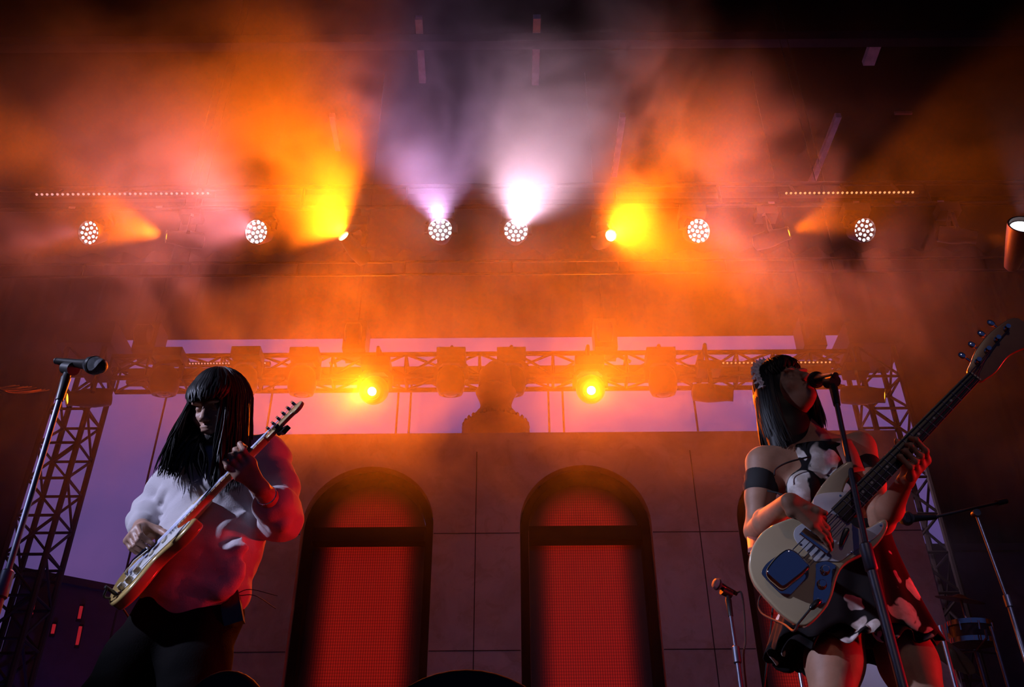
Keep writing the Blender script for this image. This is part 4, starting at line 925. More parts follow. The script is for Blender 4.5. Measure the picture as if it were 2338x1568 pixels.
# ---- body
K = lambda x, y, Y=BY: at(x, y, Y)
RS, RE, RW = K(1742, 1058, 2.94), K(1727, 1212, 2.96), BP(*on_bass(1796, 1156), 0.055)
LS, LE, LW = K(1962, 1022, 2.98), K(2014, 1192, 2.88), K(2066, 1100, 2.64)
NB, HC = K(1853, 1012, 2.96), K(1800, 893, 2.92)
CH, WA, PE = K(1868, 1110, 2.97), K(1900, 1235, 3.0), K(1962, 1355, 3.02)
RH, LH = K(1912, 1400, 3.0), K(2028, 1400, 3.02)
RK, LK = K(1898, 1630, 2.93), K(2125, 1640, 2.96)
RA, LA = Vector((RK.x - 0.04, RK.y + 0.14, 0.12)), Vector((LK.x + 0.04, LK.y + 0.14, 0.12))
hf, hu = Vector((0.27, -0.87, 0.30)), Vector((-0.30, 0.12, 1.0))
B = Body(); PH = head_prims(B, HC, hf, hu, 0.95, jaw=0.92)
B.cap(NB, HC + Vector((0.0, 0.03, -0.05)), 0.046, 0.046, 0.03)
B.cap(RS.lerp(CH, .35), LS.lerp(CH, .35), 0.072, 0.072, 0.05, flat=0.9); B.cap(RS, LS, 0.042, 0.042, 0.05); B.cap(NB, CH, 0.055, 0.085, 0.05)
B.cap(CH, WA, 0.112, 0.092, 0.05, flat=0.75); B.cap(WA, PE, 0.092, 0.112, 0.05, flat=0.8)
for k in (-1, 1): B.ell(CH + Vector((0.062 * k, -0.068, -0.045)), (0.056, 0.050, 0.056), None, 0.03)
B.cap(NB + Vector((-0.015, -0.05, -0.02)), RS + Vector((0.02, -0.03, 0.012)), 0.009, 0.009, 0.03); B.cap(NB + Vector((0.02, -0.05, -0.02)), LS + Vector((-0.02, -0.03, 0.012)), 0.009, 0.009, 0.03)
B.chain([RS, RS.lerp(RE, .5), RE], [0.056, 0.043, 0.036], 0.03); B.chain([RE, RE.lerp(RW, .35), RW], [0.037, 0.040, 0.024], 0.02)
B.chain([LS, LS.lerp(LE, .5), LE], [0.054, 0.043, 0.036], 0.03); B.chain([LE, LE.lerp(LW, .35), LW], [0.037, 0.040, 0.024], 0.02)
for h_, k_, a_ in ((RH, RK, RA), (LH, LK, LA)):
    B.chain([h_, h_.lerp(k_, .5), k_], [0.086, 0.080, 0.058], 0.04); B.chain([k_, k_.lerp(a_, .35) + Vector((0, 0.02, 0)), a_], [0.058, 0.060, 0.036], 0.03); B.cap(a_, a_ + Vector((0, -0.15, -0.07)), 0.036, 0.03, 0.03)
hand_prims(B, RW, BP(*on_bass(1856, 1194), 0.050) - RW, -qn + Vector((0.0, 0.0, -0.45)), -1, ((12, 22, 14), (20, 26, 16), (26, 30, 18), (30, 34, 18)), 0.98, 0.05, thumb_dir=Vector((0.75, -0.05, 0.1)))
xf = (K(2066, 1036, 2.53) - bb).dot(dd)
for i in range(4):
    x = xf + 0.036 - i * 0.023; yc = cyv(x); w = wat(x)
    kn = BP(x - 0.004, yc - w - 0.038, -0.012); p1 = BP(x + 0.002, yc - w - 0.022, 0.026); p2 = BP(x + 0.004, yc - w * 0.3, 0.040 - 0.002 * i); p3 = BP(x + 0.004, yc + w * (0.35 - 0.2 * i), 0.021)
    B.chain([kn, p1, p2, p3], [0.0098, 0.0092, 0.0082, 0.007], 0.006); B.cap(LW.lerp(kn, 0.1), kn, 0.0145, 0.0115, 0.018)
x = xf + 0.005; B.chain([LW.lerp(BP(x, cyv(x) - wat(x), -0.03), 0.35), BP(x - 0.012, cyv(x) - wat(x) - 0.004, -0.036), BP(x + 0.012, cyv(x) + 0.004, -0.034), BP(x + 0.02, cyv(x) + wat(x) + 0.006, -0.022)], [0.016, 0.014, 0.0115, 0.009], 0.01)
B.build('body', SKIN_B, P_, 0.004, None, 1)
lip = Body(); Mh = Matrix(basis(hf, hu)).transposed()
lip.ell(PH(0, 0.094, -0.062), (0.021, 0.007, 0.005), Mh, 0.004); lip.ell(PH(0, 0.092, -0.076), (0.019, 0.008, 0.006), Mh, 0.004); lip.build('lips', mat('dark_red_lips', (0.25, 0.03, 0.03), 0.3), P_, 0.0025)
# ---- dress
PX0 = at(1930, 1330, BY).x
PETALS = [(at(1806, 1118, 2.86), 0.05), (at(1822, 1090, 2.85), 0.035), (at(1872, 1058, 2.85), 0.04), (at(2058, 1372, 2.84), 0.034), (at(2080, 1400, 2.84), 0.034), (at(1965, 1425, 2.82), 0.028)]
def floral():
    m = bpy.data.materials.new('black_floral_cloth'); m.use_nodes = True; t = NT(m.node_tree); b = m.node_tree.nodes['Principled BSDF']; tc = t.N('ShaderNodeTexCoord')
    mp = t.N('ShaderNodeMapping'); mp.inputs['Location'].default_value = (0.035, 0.0, 0.05); t.L(tc.outputs['Object'], mp.inputs[0])
    vo = t.N('ShaderNodeTexVoronoi'); vo.feature = 'SMOOTH_F1'; vo.inputs['Scale'].default_value = 6.2; vo.inputs['Smoothness'].default_value = 0.15; vo.inputs['Randomness'].default_value = 0.85
    dn = t.N('ShaderNodeTexNoise'); dn.inputs['Scale'].default_value = 9.0; t.L(mp.outputs[0], dn.inputs['Vector'])
    vm = t.N('ShaderNodeVectorMath'); vm.operation = 'MULTIPLY_ADD'; t.L(dn.outputs['Color'], vm.inputs[0]); vm.inputs[1].default_value = (0.22, 0.22, 0.22); t.L(mp.outputs[0], vm.inputs[2]); t.L(vm.outputs[0], vo.inputs['Vector'])
    pet = t.ramp(vo.outputs[0], 0.22, 0.25, 1.0, 0.0)
    for q, r in PETALS:
        ds = t.N('ShaderNodeVectorMath'); ds.operation = 'DISTANCE'; t.L(vm.outputs[0], ds.inputs[0]); ds.inputs[1].default_value = tuple(q - Vector((PX0, BY, 0)) + Vector((0.035 + 0.11, 0.11, 0.05 + 0.11)))
        pet = t.math('MAXIMUM', pet, t.ramp(ds.outputs['Value'], r, r + 0.008, 1.0, 0.0))
    sh = t.ramp(t.noise(mp.outputs[0], 22, 3), 0.4, 0.6, 0, 1)
    c = t.mix(sh, (0.62, 0.60, 0.58), (0.40, 0.36, 0.32)); t.L(t.mix(pet, (0.008, 0.007, 0.008), c), b.inputs['Base Color']); b.inputs['Roughness'].default_value = 0.85; b.inputs['Specular IOR Level'].default_value = 0.15
    return m
FLORAL = floral()
B = Body(); top = K(1864, 1068, 2.97)
B.cap(top, WA, 0.131, 0.104, 0.03, flat=0.84)
for k in (-1, 1): B.ell(CH + Vector((0.062 * k, -0.070, -0.045)), (0.066, 0.060, 0.066), None, 0.03)
B.cap(WA, WA.lerp(PE, .35), 0.10, 0.108, 0.03, flat=0.82)
# open the bodice above its neckline
B.p.append(('ell', V3(NB + Vector((0, 0, 0.06))), (0.24, 0.25, 0.105), np.eye(3, dtype=np.float32), 0.01, True))
bod = B.build('dress_bodice', FLORAL, P_, 0.005, wrinkle(0.004, 25, 8), 1)
# flared skirt with waves, two tiers
def skirt(name, c0, r0, c1, r1x, r1y, waves, amp, seed, n=120, rows=16, pull=None):
    rnd = random.Random(seed); ph = [rnd.random() * 6.28 for _ in range(4)]; vs = []; fs = []
    for j in range(rows + 1):
        t = j / rows
        for i in range(n):
            a = 2 * math.pi * i / n; w = amp * t ** 1.5 * (math.sin(waves * a + ph[0]) + 0.5 * math.sin((waves * 1.7 // 1) * a + ph[1]))
            rx, ry = r0[0] + (r1x - r0[0]) * t ** 1.05, r0[1] + (r1y - r0[1]) * t ** 1.05; c = c0.lerp(c1, t)
            q = c + Vector((math.cos(a) * (rx + w), math.sin(a) * (ry + w), -0.018 * t * math.sin(waves * a + ph[2])))
            if pull: q += pull(a, t)
            vs.append(q)
    for j in range(rows):
        for i in range(n): fs.append((j * n + i, j * n + (i + 1) % n, (j + 1) * n + (i + 1) % n, (j + 1) * n + i))
    o = MB().add(vs, fs).build(name, FLORAL, P_, 180); md = o.modifiers.new('cloth', 'SOLIDIFY'); md.thickness = 0.004; return o
h0 = Vector((at(1968, 1430, 2.83).x, 3.0, at(1968, 1436, 2.83).z))
flare = lambda a, t: Vector((0.05 * t ** 1.6 * max(0, math.cos(a)) ** 2, 0, 0.035 * t * max(0, math.cos(a)) ** 2))
skirt('dress_skirt', K(1930, 1215, 3.0), (0.138, 0.105), h0, 0.232, 0.18, 9, 0.014, 3, pull=flare)
skirt('skirt_frill', PE.lerp(h0, .45), (0.13, 0.11), h0 + Vector((0.0, 0, -0.022)), 0.222, 0.172, 12, 0.016, 7, rows=10, pull=flare)
sx = (RE - RS).normalized(); fx, fy, fd = frame_of(sx)
def band(name, a, b, t, r, w, m):
    q = a.lerp(b, t); d = (b - a).normalized(); x, y, _ = frame_of(d)
    return MB().lathe([(r + 0.002, -w / 2), (r + 0.007, -w / 4), (r + 0.004, 0), (r + 0.008, w / 4), (r + 0.001, w / 2)], q, d, 28, closed=False).build(name, m, P_)
DARKCL = mat('black_cloth', (0.010, 0.009, 0.010), 0.8)
band('sleeve_band', RS, RE, 0.30, 0.050, 0.075, DARKCL); band('sleeve_band', LS, LE, 0.33, 0.049, 0.06, DARKCL)
MB().tube(spline([K(1768, 1085, 2.84), K(1772, 1070, 2.84), K(1800, 1055, 2.83), K(1850, 1042, 2.84)], 6), 0.003, 6).build('dress_strap', DARKCL, P_)
MB().tube(spline([K(1752, 1120, 2.90), K(1775, 1125, 2.88), K(1800, 1135, 2.86)], 6), 0.003, 6).build('dress_strap', DARKCL, P_)
# knickers and shoes
B = Body(); B.cap(RH.lerp(LH, .2), RH.lerp(LH, .8), 0.108, 0.108, 0.03, flat=0.9); B.build('shorts', DARKCL, P_, 0.008)
for a_ in (RA, LA):
    B = Body(); B.chain([a_ + Vector((0, 0.04, -0.06)), a_ + Vector((0, -0.12, -0.08)), a_ + Vector((0, -0.19, -0.082))], [0.04, 0.038, 0.03], 0.03); B.cap(a_ + Vector((0, 0, 0.08)), a_ + Vector((0, 0.01, -0.05)), 0.044, 0.046, 0.03); B.build('boot', SHOE, P_, 0.006)
# guitar strap over her shoulder
stm = MB(); sp = spline([BP(hornt[0], hornt[1], -0.02), K(1952, 1075, 2.80), K(1940, 1040, 2.84), K(1925, 1012, 2.89), K(1912, 1000, 2.96), K(1895, 1008, 3.04), K(1872, 1040, 3.10), K(1800, 1120, 3.14), K(1735, 1200, 3.08), BP(endt[0], endt[1], -0.02)], 6)
vs = []; fs = []; sh_ = (LS - RS).normalized()
for i, q in enumerate(sp):
    d = (sp[min(i + 1, len(sp) - 1)] - sp[max(i - 1, 0)]).normalized(); s_ = (sh_ - d * sh_.dot(d)).normalized() * min(0.030, 0.012 + 0.004 * min(i, len(sp) - 1 - i))
    vs += [q - s_, q + s_]
fs = [(2 * i, 2 * i + 1, 2 * i + 3, 2 * i + 2) for i in range(len(sp) - 1)]
o = MB().add(vs, fs).build('strap', mat('worn_leather_strap', (0.30, 0.12, 0.10), 0.5), bass); md = o.modifiers.new('cloth', 'SOLIDIFY'); md.thickness = 0.004; md.offset = 0
# ---- hair: long straight bob with fringe
r_, f_, u_ = basis(hf, hu)
B = Body(); B.ell(HC + u_ * 0.045 - f_ * 0.022, (0.086, 0.096, 0.090), Mh, 0.02); B.ell(HC - f_ * 0.065 - u_ * 0.02, (0.082, 0.060, 0.11), Mh, 0.03); B.chain([HC - f_ * 0.06, HC - f_ * 0.055 + Vector((0, 0.0, -0.12)), HC - f_ * 0.04 + Vector((0.0, 0.01, -0.21))], [0.080, 0.080, 0.070], 0.04)
B.cap(HC + r_ * 0.066 - f_ * 0.025 + u_ * 0.02, HC + r_ * 0.062 - f_ * 0.03 + Vector((0, 0, -0.20)), 0.032, 0.034, 0.03)
B.cap(HC - r_ * 0.068 - f_ * 0.03 + u_ * 0.02, HC - r_ * 0.070 - f_ * 0.03 + Vector((0, 0, -0.16)), 0.026, 0.018, 0.03)
hb = B.build('hair', HAIR, P_, 0.006)
hm = MB(); hc = HC + u_ * 0.028 - f_ * 0.010
inward = lambda ph, rnd: Vector((0.10, 0.0, 0)) if math.cos(ph) > 0 else Vector((-0.02, 0, 0))
strands(hm, hair_paths(hc, hf, hu, 0.088, 0.100, 0.104, 200, 21, -0.8, 0.55, lambda p, r: 0.23 + 0.03 * r.random(), inward, waves=0.003), 0.0062)
strands(hm, hair_paths(hc, hf, hu, 0.088, 0.100, 0.104, 200, 22, math.pi - 0.62, math.pi + 0.8, lambda p, r: 0.19 + 0.05 * r.random(), lambda p, r: Vector((0.12 * r.random(), 0, 0)), waves=0.003), 0.0062)
strands(hm, hair_paths(hc, hf, hu, 0.088, 0.100, 0.104, 100, 23, math.pi + 0.6, 2 * math.pi - 0.6, lambda p, r: 0.22 + 0.03 * r.random(), None, waves=0.003), 0.009)
strands(hm, hair_paths(hc, hf, hu, 0.086, 0.105, 0.104, 150, 24, 0.5, math.pi - 0.5, lambda p, r: 0.050 + 0.018 * r.random(), lambda p, r: basis(hf, hu)[1] * 0.2, (0.03, 0.5), 1.02, 0.002, 0.86), 0.0050)
hm.build('hair_locks', HAIR, hb, 60)
# lace headband: a gathered ruffle over the crown
LACE = mat('white_lace', (0.85, 0.83, 0.88), 0.8, col2=(0.50, 0.48, 0.53), nscale=90)
vs = []; fs = []; n = 90; rows = 4
for i in range(n + 1):
    a = math.pi * (-0.06 + 1.0 * i / n); base = hc + (r_ * math.cos(a) * 0.093 + u_ * math.sin(a) * 0.112) + f_ * 0.016
    out = (r_ * math.cos(a) + u_ * math.sin(a)).normalized()
    for j in range(rows):
        t = j / (rows - 1); q = base + out * (0.0 + 0.024 * t) + f_ * (0.013 * t * math.sin(i * 1.25) + 0.012 - 0.01 * t) + out * 0.006 * t * math.sin(i * 2.3); vs.append(q)
for i in range(n):
    for j in range(rows - 1): fs.append((i * rows + j, (i + 1) * rows + j, (i + 1) * rows + j + 1, i * rows + j + 1))
o = MB().add(vs, fs).build('lace_headband', LACE, hb, 60); md = o.modifiers.new('cloth', 'SOLIDIFY'); md.thickness = 0.002
# ------------------------------------------------------------------ microphones and stands
GRILLE = mat('dark_mic_grille', (0.06, 0.06, 0.065), 0.45, 0.8, bump=0.8, bscale=900)
PALEGR = mat('blue_grey_mic_grille', (0.30, 0.33, 0.42), 0.4, 0.8, bump=0.8, bscale=900)
MICB = mat('black_mic_body', (0.018, 0.017, 0.017), 0.35, 0.4, coat=0.3)
def microphone(label, head, tail, s=1.0, gm_=None, group=None):
    h, t_ = Vector(head), Vector(tail); ln = (h - t_).length; t = thing('microphone', label, 'microphone', t_); d = (h - t_).normalized()
    MB().lathe([(0.009 * s, 0), (0.0105 * s, 0.004), (0.0115 * s, 0.02), (0.0135 * s, ln * 0.45), (0.0175 * s, ln * 0.66), (0.019 * s, ln * 0.70)], t_, d, 20).build('handle', MICB, t)
    MB().lathe([(0.020 * s, ln * 0.69), (0.0255 * s, ln * 0.74), (0.0265 * s, ln * 0.84), (0.022 * s, ln * 0.95), (0.012 * s, ln * 0.99), (0.001, ln)], t_, d, 24).build('grille', gm_ or GRILLE, t)
    MB().lathe([(0.0258 * s, ln * 0.785), (0.0285 * s, ln * 0.79), (0.0285 * s, ln * 0.83), (0.0262 * s, ln * 0.835)], t_, d, 24, closed=False).build('grille_band', MICB, t)
    MB().lathe([(0.0105 * s, 0.0), (0.0105 * s, -0.006), (0.004, -0.007)], t_, d, 16).build('socket', BLACKM, t)
    return t, d
def stand(label, clip, knee, foot, r, mic_dir, lower=1.45, base=True, m=STEEL, group=None):
    """straight stand: clip at the top, thin tube down to the clutch, thicker tube to the floor"""
    clip, knee, foot = Vector(clip), Vector(knee), Vector(foot); d = (knee - clip).normalized(); t = thing('microphone_stand', label, 'microphone stand', foot, group)
    j = clip + d * 0.115
    MB().tube([clip - Vector(mic_dir) * 0.022, clip + Vector(mic_dir) * 0.030], [0.0195, 0.0205], 14).build('clip', BLACKM, t)
    MB().tube([clip + d * 0.012, clip + d * 0.03, clip + d * 0.035, j], [0.010, 0.012, r * 1.7, r * 1.35], 12).build('clip_joint', BLACKM, t)
    MB().tube([j, knee], r, 14).build('upper_tube', m, t)
    e = foot - knee; d2 = e.normalized()
    MB().tube([knee - d2 * 0.045, knee - d2 * 0.040, knee + d2 * 0.03, knee + d2 * 0.035], [r * 1.4, r * 2.0, r * 2.1, r * 1.6], 16).build('clutch', m, t)
    MB().tube([knee, foot + Vector((0, 0, 0.02))], r * lower, 14).build('lower_tube', m, t)
    if base: MB().lathe([(0.125, 0.0), (0.128, 0.008), (0.10, 0.020), (0.02, 0.032), (0.015, 0.05)], foot, (0, 0, 1), 32).build('round_base', BLACKM, t)
    return t
def floor_below(p, lean=(0, 0)): return Vector((p.x + lean[0], p.y + lean[1], 0.0))
mh, mt = at(236, 836, 2.42), at(131, 824, 2.56)
t, d = microphone('black microphone on a stand with nobody at it, at the far left', mh, mt, 1.0)
c = mt.lerp(mh, 0.30); stand('blue-lit steel microphone stand at the far left without a player', c - Vector((0, 0, 0.022)), at(8, 1338, 2.52), floor_below(at(8, 1338, 2.52)), 0.0085, d)
mouth = PH(0.0, 0.110, -0.070); mt = at(1906, 857, 2.66); mh = mouth + (mt - mouth).normalized() * -0.0
t, d = microphone('black microphone held close before the mouth of the singing bassist', mh, mt, 1.0)
c = mt.lerp(mh, 0.16); kn_ = at(1984, 1276, 2.47)
stand('steel microphone stand in front of the singing bassist', c - Vector((0, 0, 0.02)), kn_, floor_below(kn_, (0.02, -0.02)), 0.0082, d, 1.6)
mh, mt = at(1628, 1329, 4.5), at(1684, 1345, 4.5) + Vector((0, 0.05, 0))
t, d = microphone('small pale-headed microphone on a stand before the plaster wall', mh, mt, 1.0, PALEGR)
c = mt.lerp(mh, 0.40); kn_ = at(1682, 1497, 4.52)
stand('thin microphone stand before the plaster wall, left of the bassist', c - Vector((0, 0, 0.02)), kn_, floor_below(kn_), 0.009, d, 1.3)
o = MB().tube(spline([mt, at(1692, 1352, 4.52), at(1698, 1385, 4.53), at(1702, 1460, 4.53), at(1704, 1568, 4.53), Vector((at(1704, 1568, 4.53).x, 4.55, 0.02)), Vector((0.6, 4.8, 0.012))], 8), 0.0045, 8).build('microphone_cable', RUBBER); tag(o, 'thin black cable hanging from the pale-headed microphone', 'cable')
# boom stand in the haze at the right
DULL = mat('dull_stand_steel', (0.33, 0.33, 0.36), 0.35, 0.9)
bt_ = thing('boom_stand', 'tall boom microphone stand at the right behind the bassist', 'microphone stand', floor_below(at(2338, 1500, 4.9)))
p0, p1, p2, p3 = at(2228, 1172, 4.9), at(2301, 1372, 4.9), floor_below(at(2301, 1372, 4.9)), None
MB().tube([p0, p1], 0.008, 10).build('upper_tube', DULL, bt_); MB().tube([p1, p2 + Vector((0, 0, 0.02))], 0.012, 10).build('lower_tube', DULL, bt_)
MB().tube([p1 + Vector((0, 0, 0.03)), p1 - Vector((0, 0, 0.03))], 0.017, 12).build('clutch', DULL, bt_)
b0, b1 = at(2125, 1182, 4.8), at(2276, 1148, 5.0); MB().tube([b0, b1], 0.0075, 10).build('boom_arm', BLACKM, bt_); MB().tube([b1, b1 + (b1 - b0).normalized() * 0.08], 0.016, 12).build('counterweight', BLACKM, bt_)
MB().lathe([(0.02, -0.02), (0.02, 0.02)], p0, (0, 1, 0.1), 14).build('swivel', BLACKM, bt_)
for k in range(3):
    a = k * 2.094 + 0.4; MB().tube([p2 + Vector((0, 0, 0.22)), p2 + Vector((math.cos(a) * 0.3, math.sin(a) * 0.3, 0.012))], 0.009, 8).build('leg', BLACKM, bt_)
microphone('fat dark microphone on the boom stand, right of the bassist', at(2056, 1184, 4.76), b0 + (b1 - b0).normalized() * 0.03, 1.35)
# stands glimpsed around her legs
def pole_stand(name, label, top, Y2, r, m=DULL, extra=None):
    f = floor_below(top) + Vector((0, 0, Y2)); t = thing(name, label, 'stand', f); MB().tube([f + Vector((0, 0, 0.02)), top], r, 10).build('pole', m, t)
    for k in range(3):
        a = k * 2.094 + 0.9; MB().tube([f + Vector((0, 0, 0.25)), f + Vector((math.cos(a) * 0.28, math.sin(a) * 0.28, 0.012))], 0.008, 8).build('leg', BLACKM, t)
    return t
q = at(1814, 1462, 4.2); t = pole_stand('clamp_stand', 'short stand with a black clamp head, left of her right leg', q, 0, 0.010)
MB().box(q + Vector((0, -0.01, 0.04)), (0.06, 0.05, 0.10), Matrix.Rotation(R(12), 3, 'Y')).build('clamp_head', BLACKM, t, smooth=False)
MB().tube([at(1800, 1480, 4.2), at(1832, 1478, 4.2)], 0.006, 8).build('cross_bar', BLACKM, t); MB().tube([at(1842, 1530, 4.2), at(1858, 1522, 4.2)], 0.007, 8).build('wing_screw', BLACKM, t)
pole_stand('straight_stand', 'thin blue-lit pole stand just right of her left leg', at(2146, 1428, 3.9), 0, 0.009, STEEL)
# ------------------------------------------------------------------ drums on a riser
o = MB().box((3.1, 6.4, 0.5), (3.0, 2.4, 1.0)).build('drum_riser', mat('black_riser_cloth', (0.02, 0.02, 0.022), 0.9), smooth=False); tag(o, 'black riser that the drums stand on, below the frame', 'riser')
HEADM = mat('white_drum_head', (0.78, 0.77, 0.80), 0.45, col2=(0.76, 0.75, 0.78)); SHELL = mat('amber_drum_shell', (0.30, 0.15, 0.06), 0.3, coat=0.6)
def drum(name, label, c, ax, r, dep, cat='drum', shell=None):
    t = thing(name, label, cat, c); ax = Vector(ax).normalized(); x, y, _ = frame_of(ax)
    MB().lathe([(r * 0.985, -dep), (r * 0.985, -0.01)], c, ax, 40).build('shell', shell or SHELL, t)
    for h_ in (-0.012, -dep): MB().lathe([(r, h_), (r * 1.045, h_), (r * 1.045, h_ + 0.028), (r * 0.985, h_ + 0.028)], c, ax, 40, closed=False).build('hoop', CHROME, t)
    MB().lathe([(r * 0.985, -0.004), (r * 0.95, 0.0), (0.001, 0.001)], c, ax, 40).build('drum_head', HEADM, t)
    for k in range(8):
        a = k * math.pi / 4; q = c + (x * math.cos(a) + y * math.sin(a)) * r * 1.04
        MB().tube([q, q - ax * dep * 0.45], 0.006, 8).build('lug', CHROME, t)
    return t
kc = at(2034, 1580, 5.5); kc.z = max(kc.z, 1.0 + 0.235); drum('bass_drum', 'drum with a pale lit head, seen between the bassist legs', kc, (-0.08, -0.9, -0.12), 0.225, 0.36)
sc_ = at(2213, 1428, 5.7); st_ = drum('snare_drum', 'dark drum on a tripod at the right, right of her skirt', sc_, (0.05, -0.12, 1), 0.125, 0.11, shell=mat('dark_drum_shell', (0.03, 0.02, 0.02), 0.4))
def on_riser(q): return Vector((q.x, q.y, 1.0))
hw = thing('drum_stand', 'chrome tripod under the dark drum at the right', 'stand', on_riser(sc_)); f = on_riser(sc_)
MB().tube([f + Vector((0, 0, 0.08)), sc_ - Vector((0, 0, 0.15))], 0.012, 10).build('pole', STEEL, hw)
for k in range(3):
    a = k * 2.094 + 0.5; MB().tube([f + Vector((0, 0, 0.2)), f + Vector((math.cos(a) * 0.25, math.sin(a) * 0.25, 0.012))], 0.009, 8).build('leg', STEEL, hw)
    MB().tube([sc_ - Vector((0, 0, 0.15)), sc_ + Vector((math.cos(a) * 0.18, math.sin(a) * 0.18, -0.135)), sc_ + Vector((math.cos(a) * 0.19, math.sin(a) * 0.19, -0.09))], 0.008, 8).build('basket_arm', STEEL, hw)
for (px, py, Y, lab, tilt) in ((2192, 1362, 6.2, 'dim cymbal on a stand above the dark drum', (0.2, -0.35, 1)), (2172, 1486, 5.4, 'small tilted cymbal low at the right beside her left leg', (0.5, -0.9, 0.6))):
    q = at(px, py, Y); f = on_riser(q); t = thing('cymbal_stand', lab, 'cymbal', f); MB().tube([f, q], 0.009, 8).build('pole', DULL, t)
    MB().lathe([(0.15, -0.022), (0.151, -0.021), (0.05, -0.004), (0.022, 0.012), (0.006, 0.016)], q, tilt, 32).build('cymbal', mat('dark_bronze', (0.10, 0.07, 0.04), 0.4, 0.8), t)
    for k in range(3):
        a = k * 2.094; MB().tube([f + Vector((0, 0, 0.2)), f + Vector((math.cos(a) * 0.22, math.sin(a) * 0.22, 0.012))], 0.008, 8).build('leg', DULL, t)
q = at(2262, 1430, 5.5); t = pole_stand('hardware_stand', 'thin dull stand at the lower right, nearest the boom stand', q, 1.0, 0.010)
# ------------------------------------------------------------------ stage front, far left and odds
def footlight(label, px, py, wpx, Y, s):
    q = at(px, py, Y - 0.16); w = wpx / px_m(q); h = q.z
    t = thing('floor_monitor', label, 'monitor', (q.x, Y, 0), 'floor monitors at the stage edge')
    o_ = [(w * math.cos(a), h * (0.35 + 0.65 * math.sin(a))) for a in [math.pi * i / 20 for i in range(21)]] + [(-w * 0.96, 0.004), (w * 0.96, 0.004)]
    MB().prism([(x, z) for x, z in o_], (q.x, Y + 0.16, 0), (1, 0, 0), (0, 0, 1), 0.0, 0.32, 0.012).build('cabinet', RUBBER, t)
    for k in s:
        a = math.pi / 2 + k; MB().ell((q.x + w * math.cos(a), Y - 0.05, h * (0.35 + 0.65 * math.sin(a)) + 0.002), (0.006, 0.006, 0.008), None, 10).build('glint_bead', emit('painted_amber_glint', (1.0, 0.22, 0.03), 0.8), t)  # orange glints on the cabinet, made as small glowing beads
    return t
footlight('black rounded floor monitor at the bottom centre, two amber glints on it', 1064, 1522, 225, 1.5, (0.42, -0.33))
footlight('black rounded floor monitor at the bottom, below the guitarist', 520, 1524, 130, 1.55, ())
q0, q1 = at(118, 1312, 9.9), at(262, 1338, 10.24); zt = q0.z; dx = (q1 - q0); dx.z = 0; dx.normalize(); a0 = q0 - dx * 0.25; a1 = q0 + dx * 1.6; a0.z = a1.z = 0; nrm = Vector((-dx.y, dx.x, 0))
BLUEB = mat('dark_blue_shed', (0.035, 0.035, 0.075), 0.7)
t = thing('equipment_shed', 'low dark blue cabin before the sky screen at the lower left', 'cabin', (a0.x, a0.y, 0))
MB().add([p + Vector((0, 0, z)) for z in (0, zt - 0.08) for p in (a0, a1, a1 + nrm * 0.22, a0 + nrm * 0.22)], [(3, 2, 1, 0), (4, 5, 6, 7), (0, 1, 5, 4), (1, 2, 6, 5), (2, 3, 7, 6), (3, 0, 4, 7)]).build('cabin_wall', BLUEB, t, smooth=False)
MB().add([p + Vector((0, 0, z)) for z in (zt - 0.08, zt) for p in (a0 - nrm * 0.06 - dx * 0.05, a1 - nrm * 0.06, a1 + nrm * 0.24, a0 + nrm * 0.24 - dx * 0.05)], [(3, 2, 1, 0), (4, 5, 6, 7), (0, 1, 5, 4), (1, 2, 6, 5), (2, 3, 7, 6), (3, 0, 4, 7)]).build('roof', mat('dark_roof_edge', (0.02, 0.02, 0.04), 0.7), t, smooth=False)
q = at(1990, 1246, 10.3); t = thing('equipment_shed', 'added dark blue block darkening the screen past the right end of the wall, behind the lattice tower', 'cabin', (q.x + 1.1, 10.4, 0))  # added block, only there to darken the lower right of the sky screen
MB().box((q.x + 1.1, 10.4, q.z / 2 - 0.04), (2.2, 0.2, q.z - 0.08)).build('cabin_wall', BLUEB, t, smooth=False); MB().box((q.x + 1.1, 10.4, q.z - 0.04), (2.3, 0.3, 0.08)).build('roof', MATS['dark_roof_edge'], t, smooth=False)
REDL = emit('red_light_tube', (1.0, 0.03, 0.05), 0.3)
for px, y0, y1, lab in ((186, 1384, 1412, 'short red light tube on the blue cabin, upper one of the bright pair'), (184, 1430, 1472, 'longer red light tube on the blue cabin, lower one of the bright pair'), (76, 1380, 1402, 'red light tube behind the left tower'), (124, 1425, 1446, 'faint red light tube between tower and the bright red pair')):
    d_ = ray(px, y0); o_ = Vector((0, 0, ZC)); s_ = ((a0 - nrm * 0.03) - o_).dot(nrm) / d_.dot(nrm); u0 = o_ + d_ * s_
    d_ = ray(px, y1); s_ = ((a0 - nrm * 0.03) - o_).dot(nrm) / d_.dot(nrm); u1 = o_ + d_ * s_; u1.x = u0.x
    t = thing('light_tube', lab, 'light', u0, 'red light tubes on the cabin')
    MB().tube([u0, u1], 0.017, 10).build('tube', REDL, t); MB().box((u0 + u1) / 2 + nrm * 0.022, (0.06, 0.02, (u0 - u1).length + 0.06)).build('bracket', BLACKM, t, smooth=False)
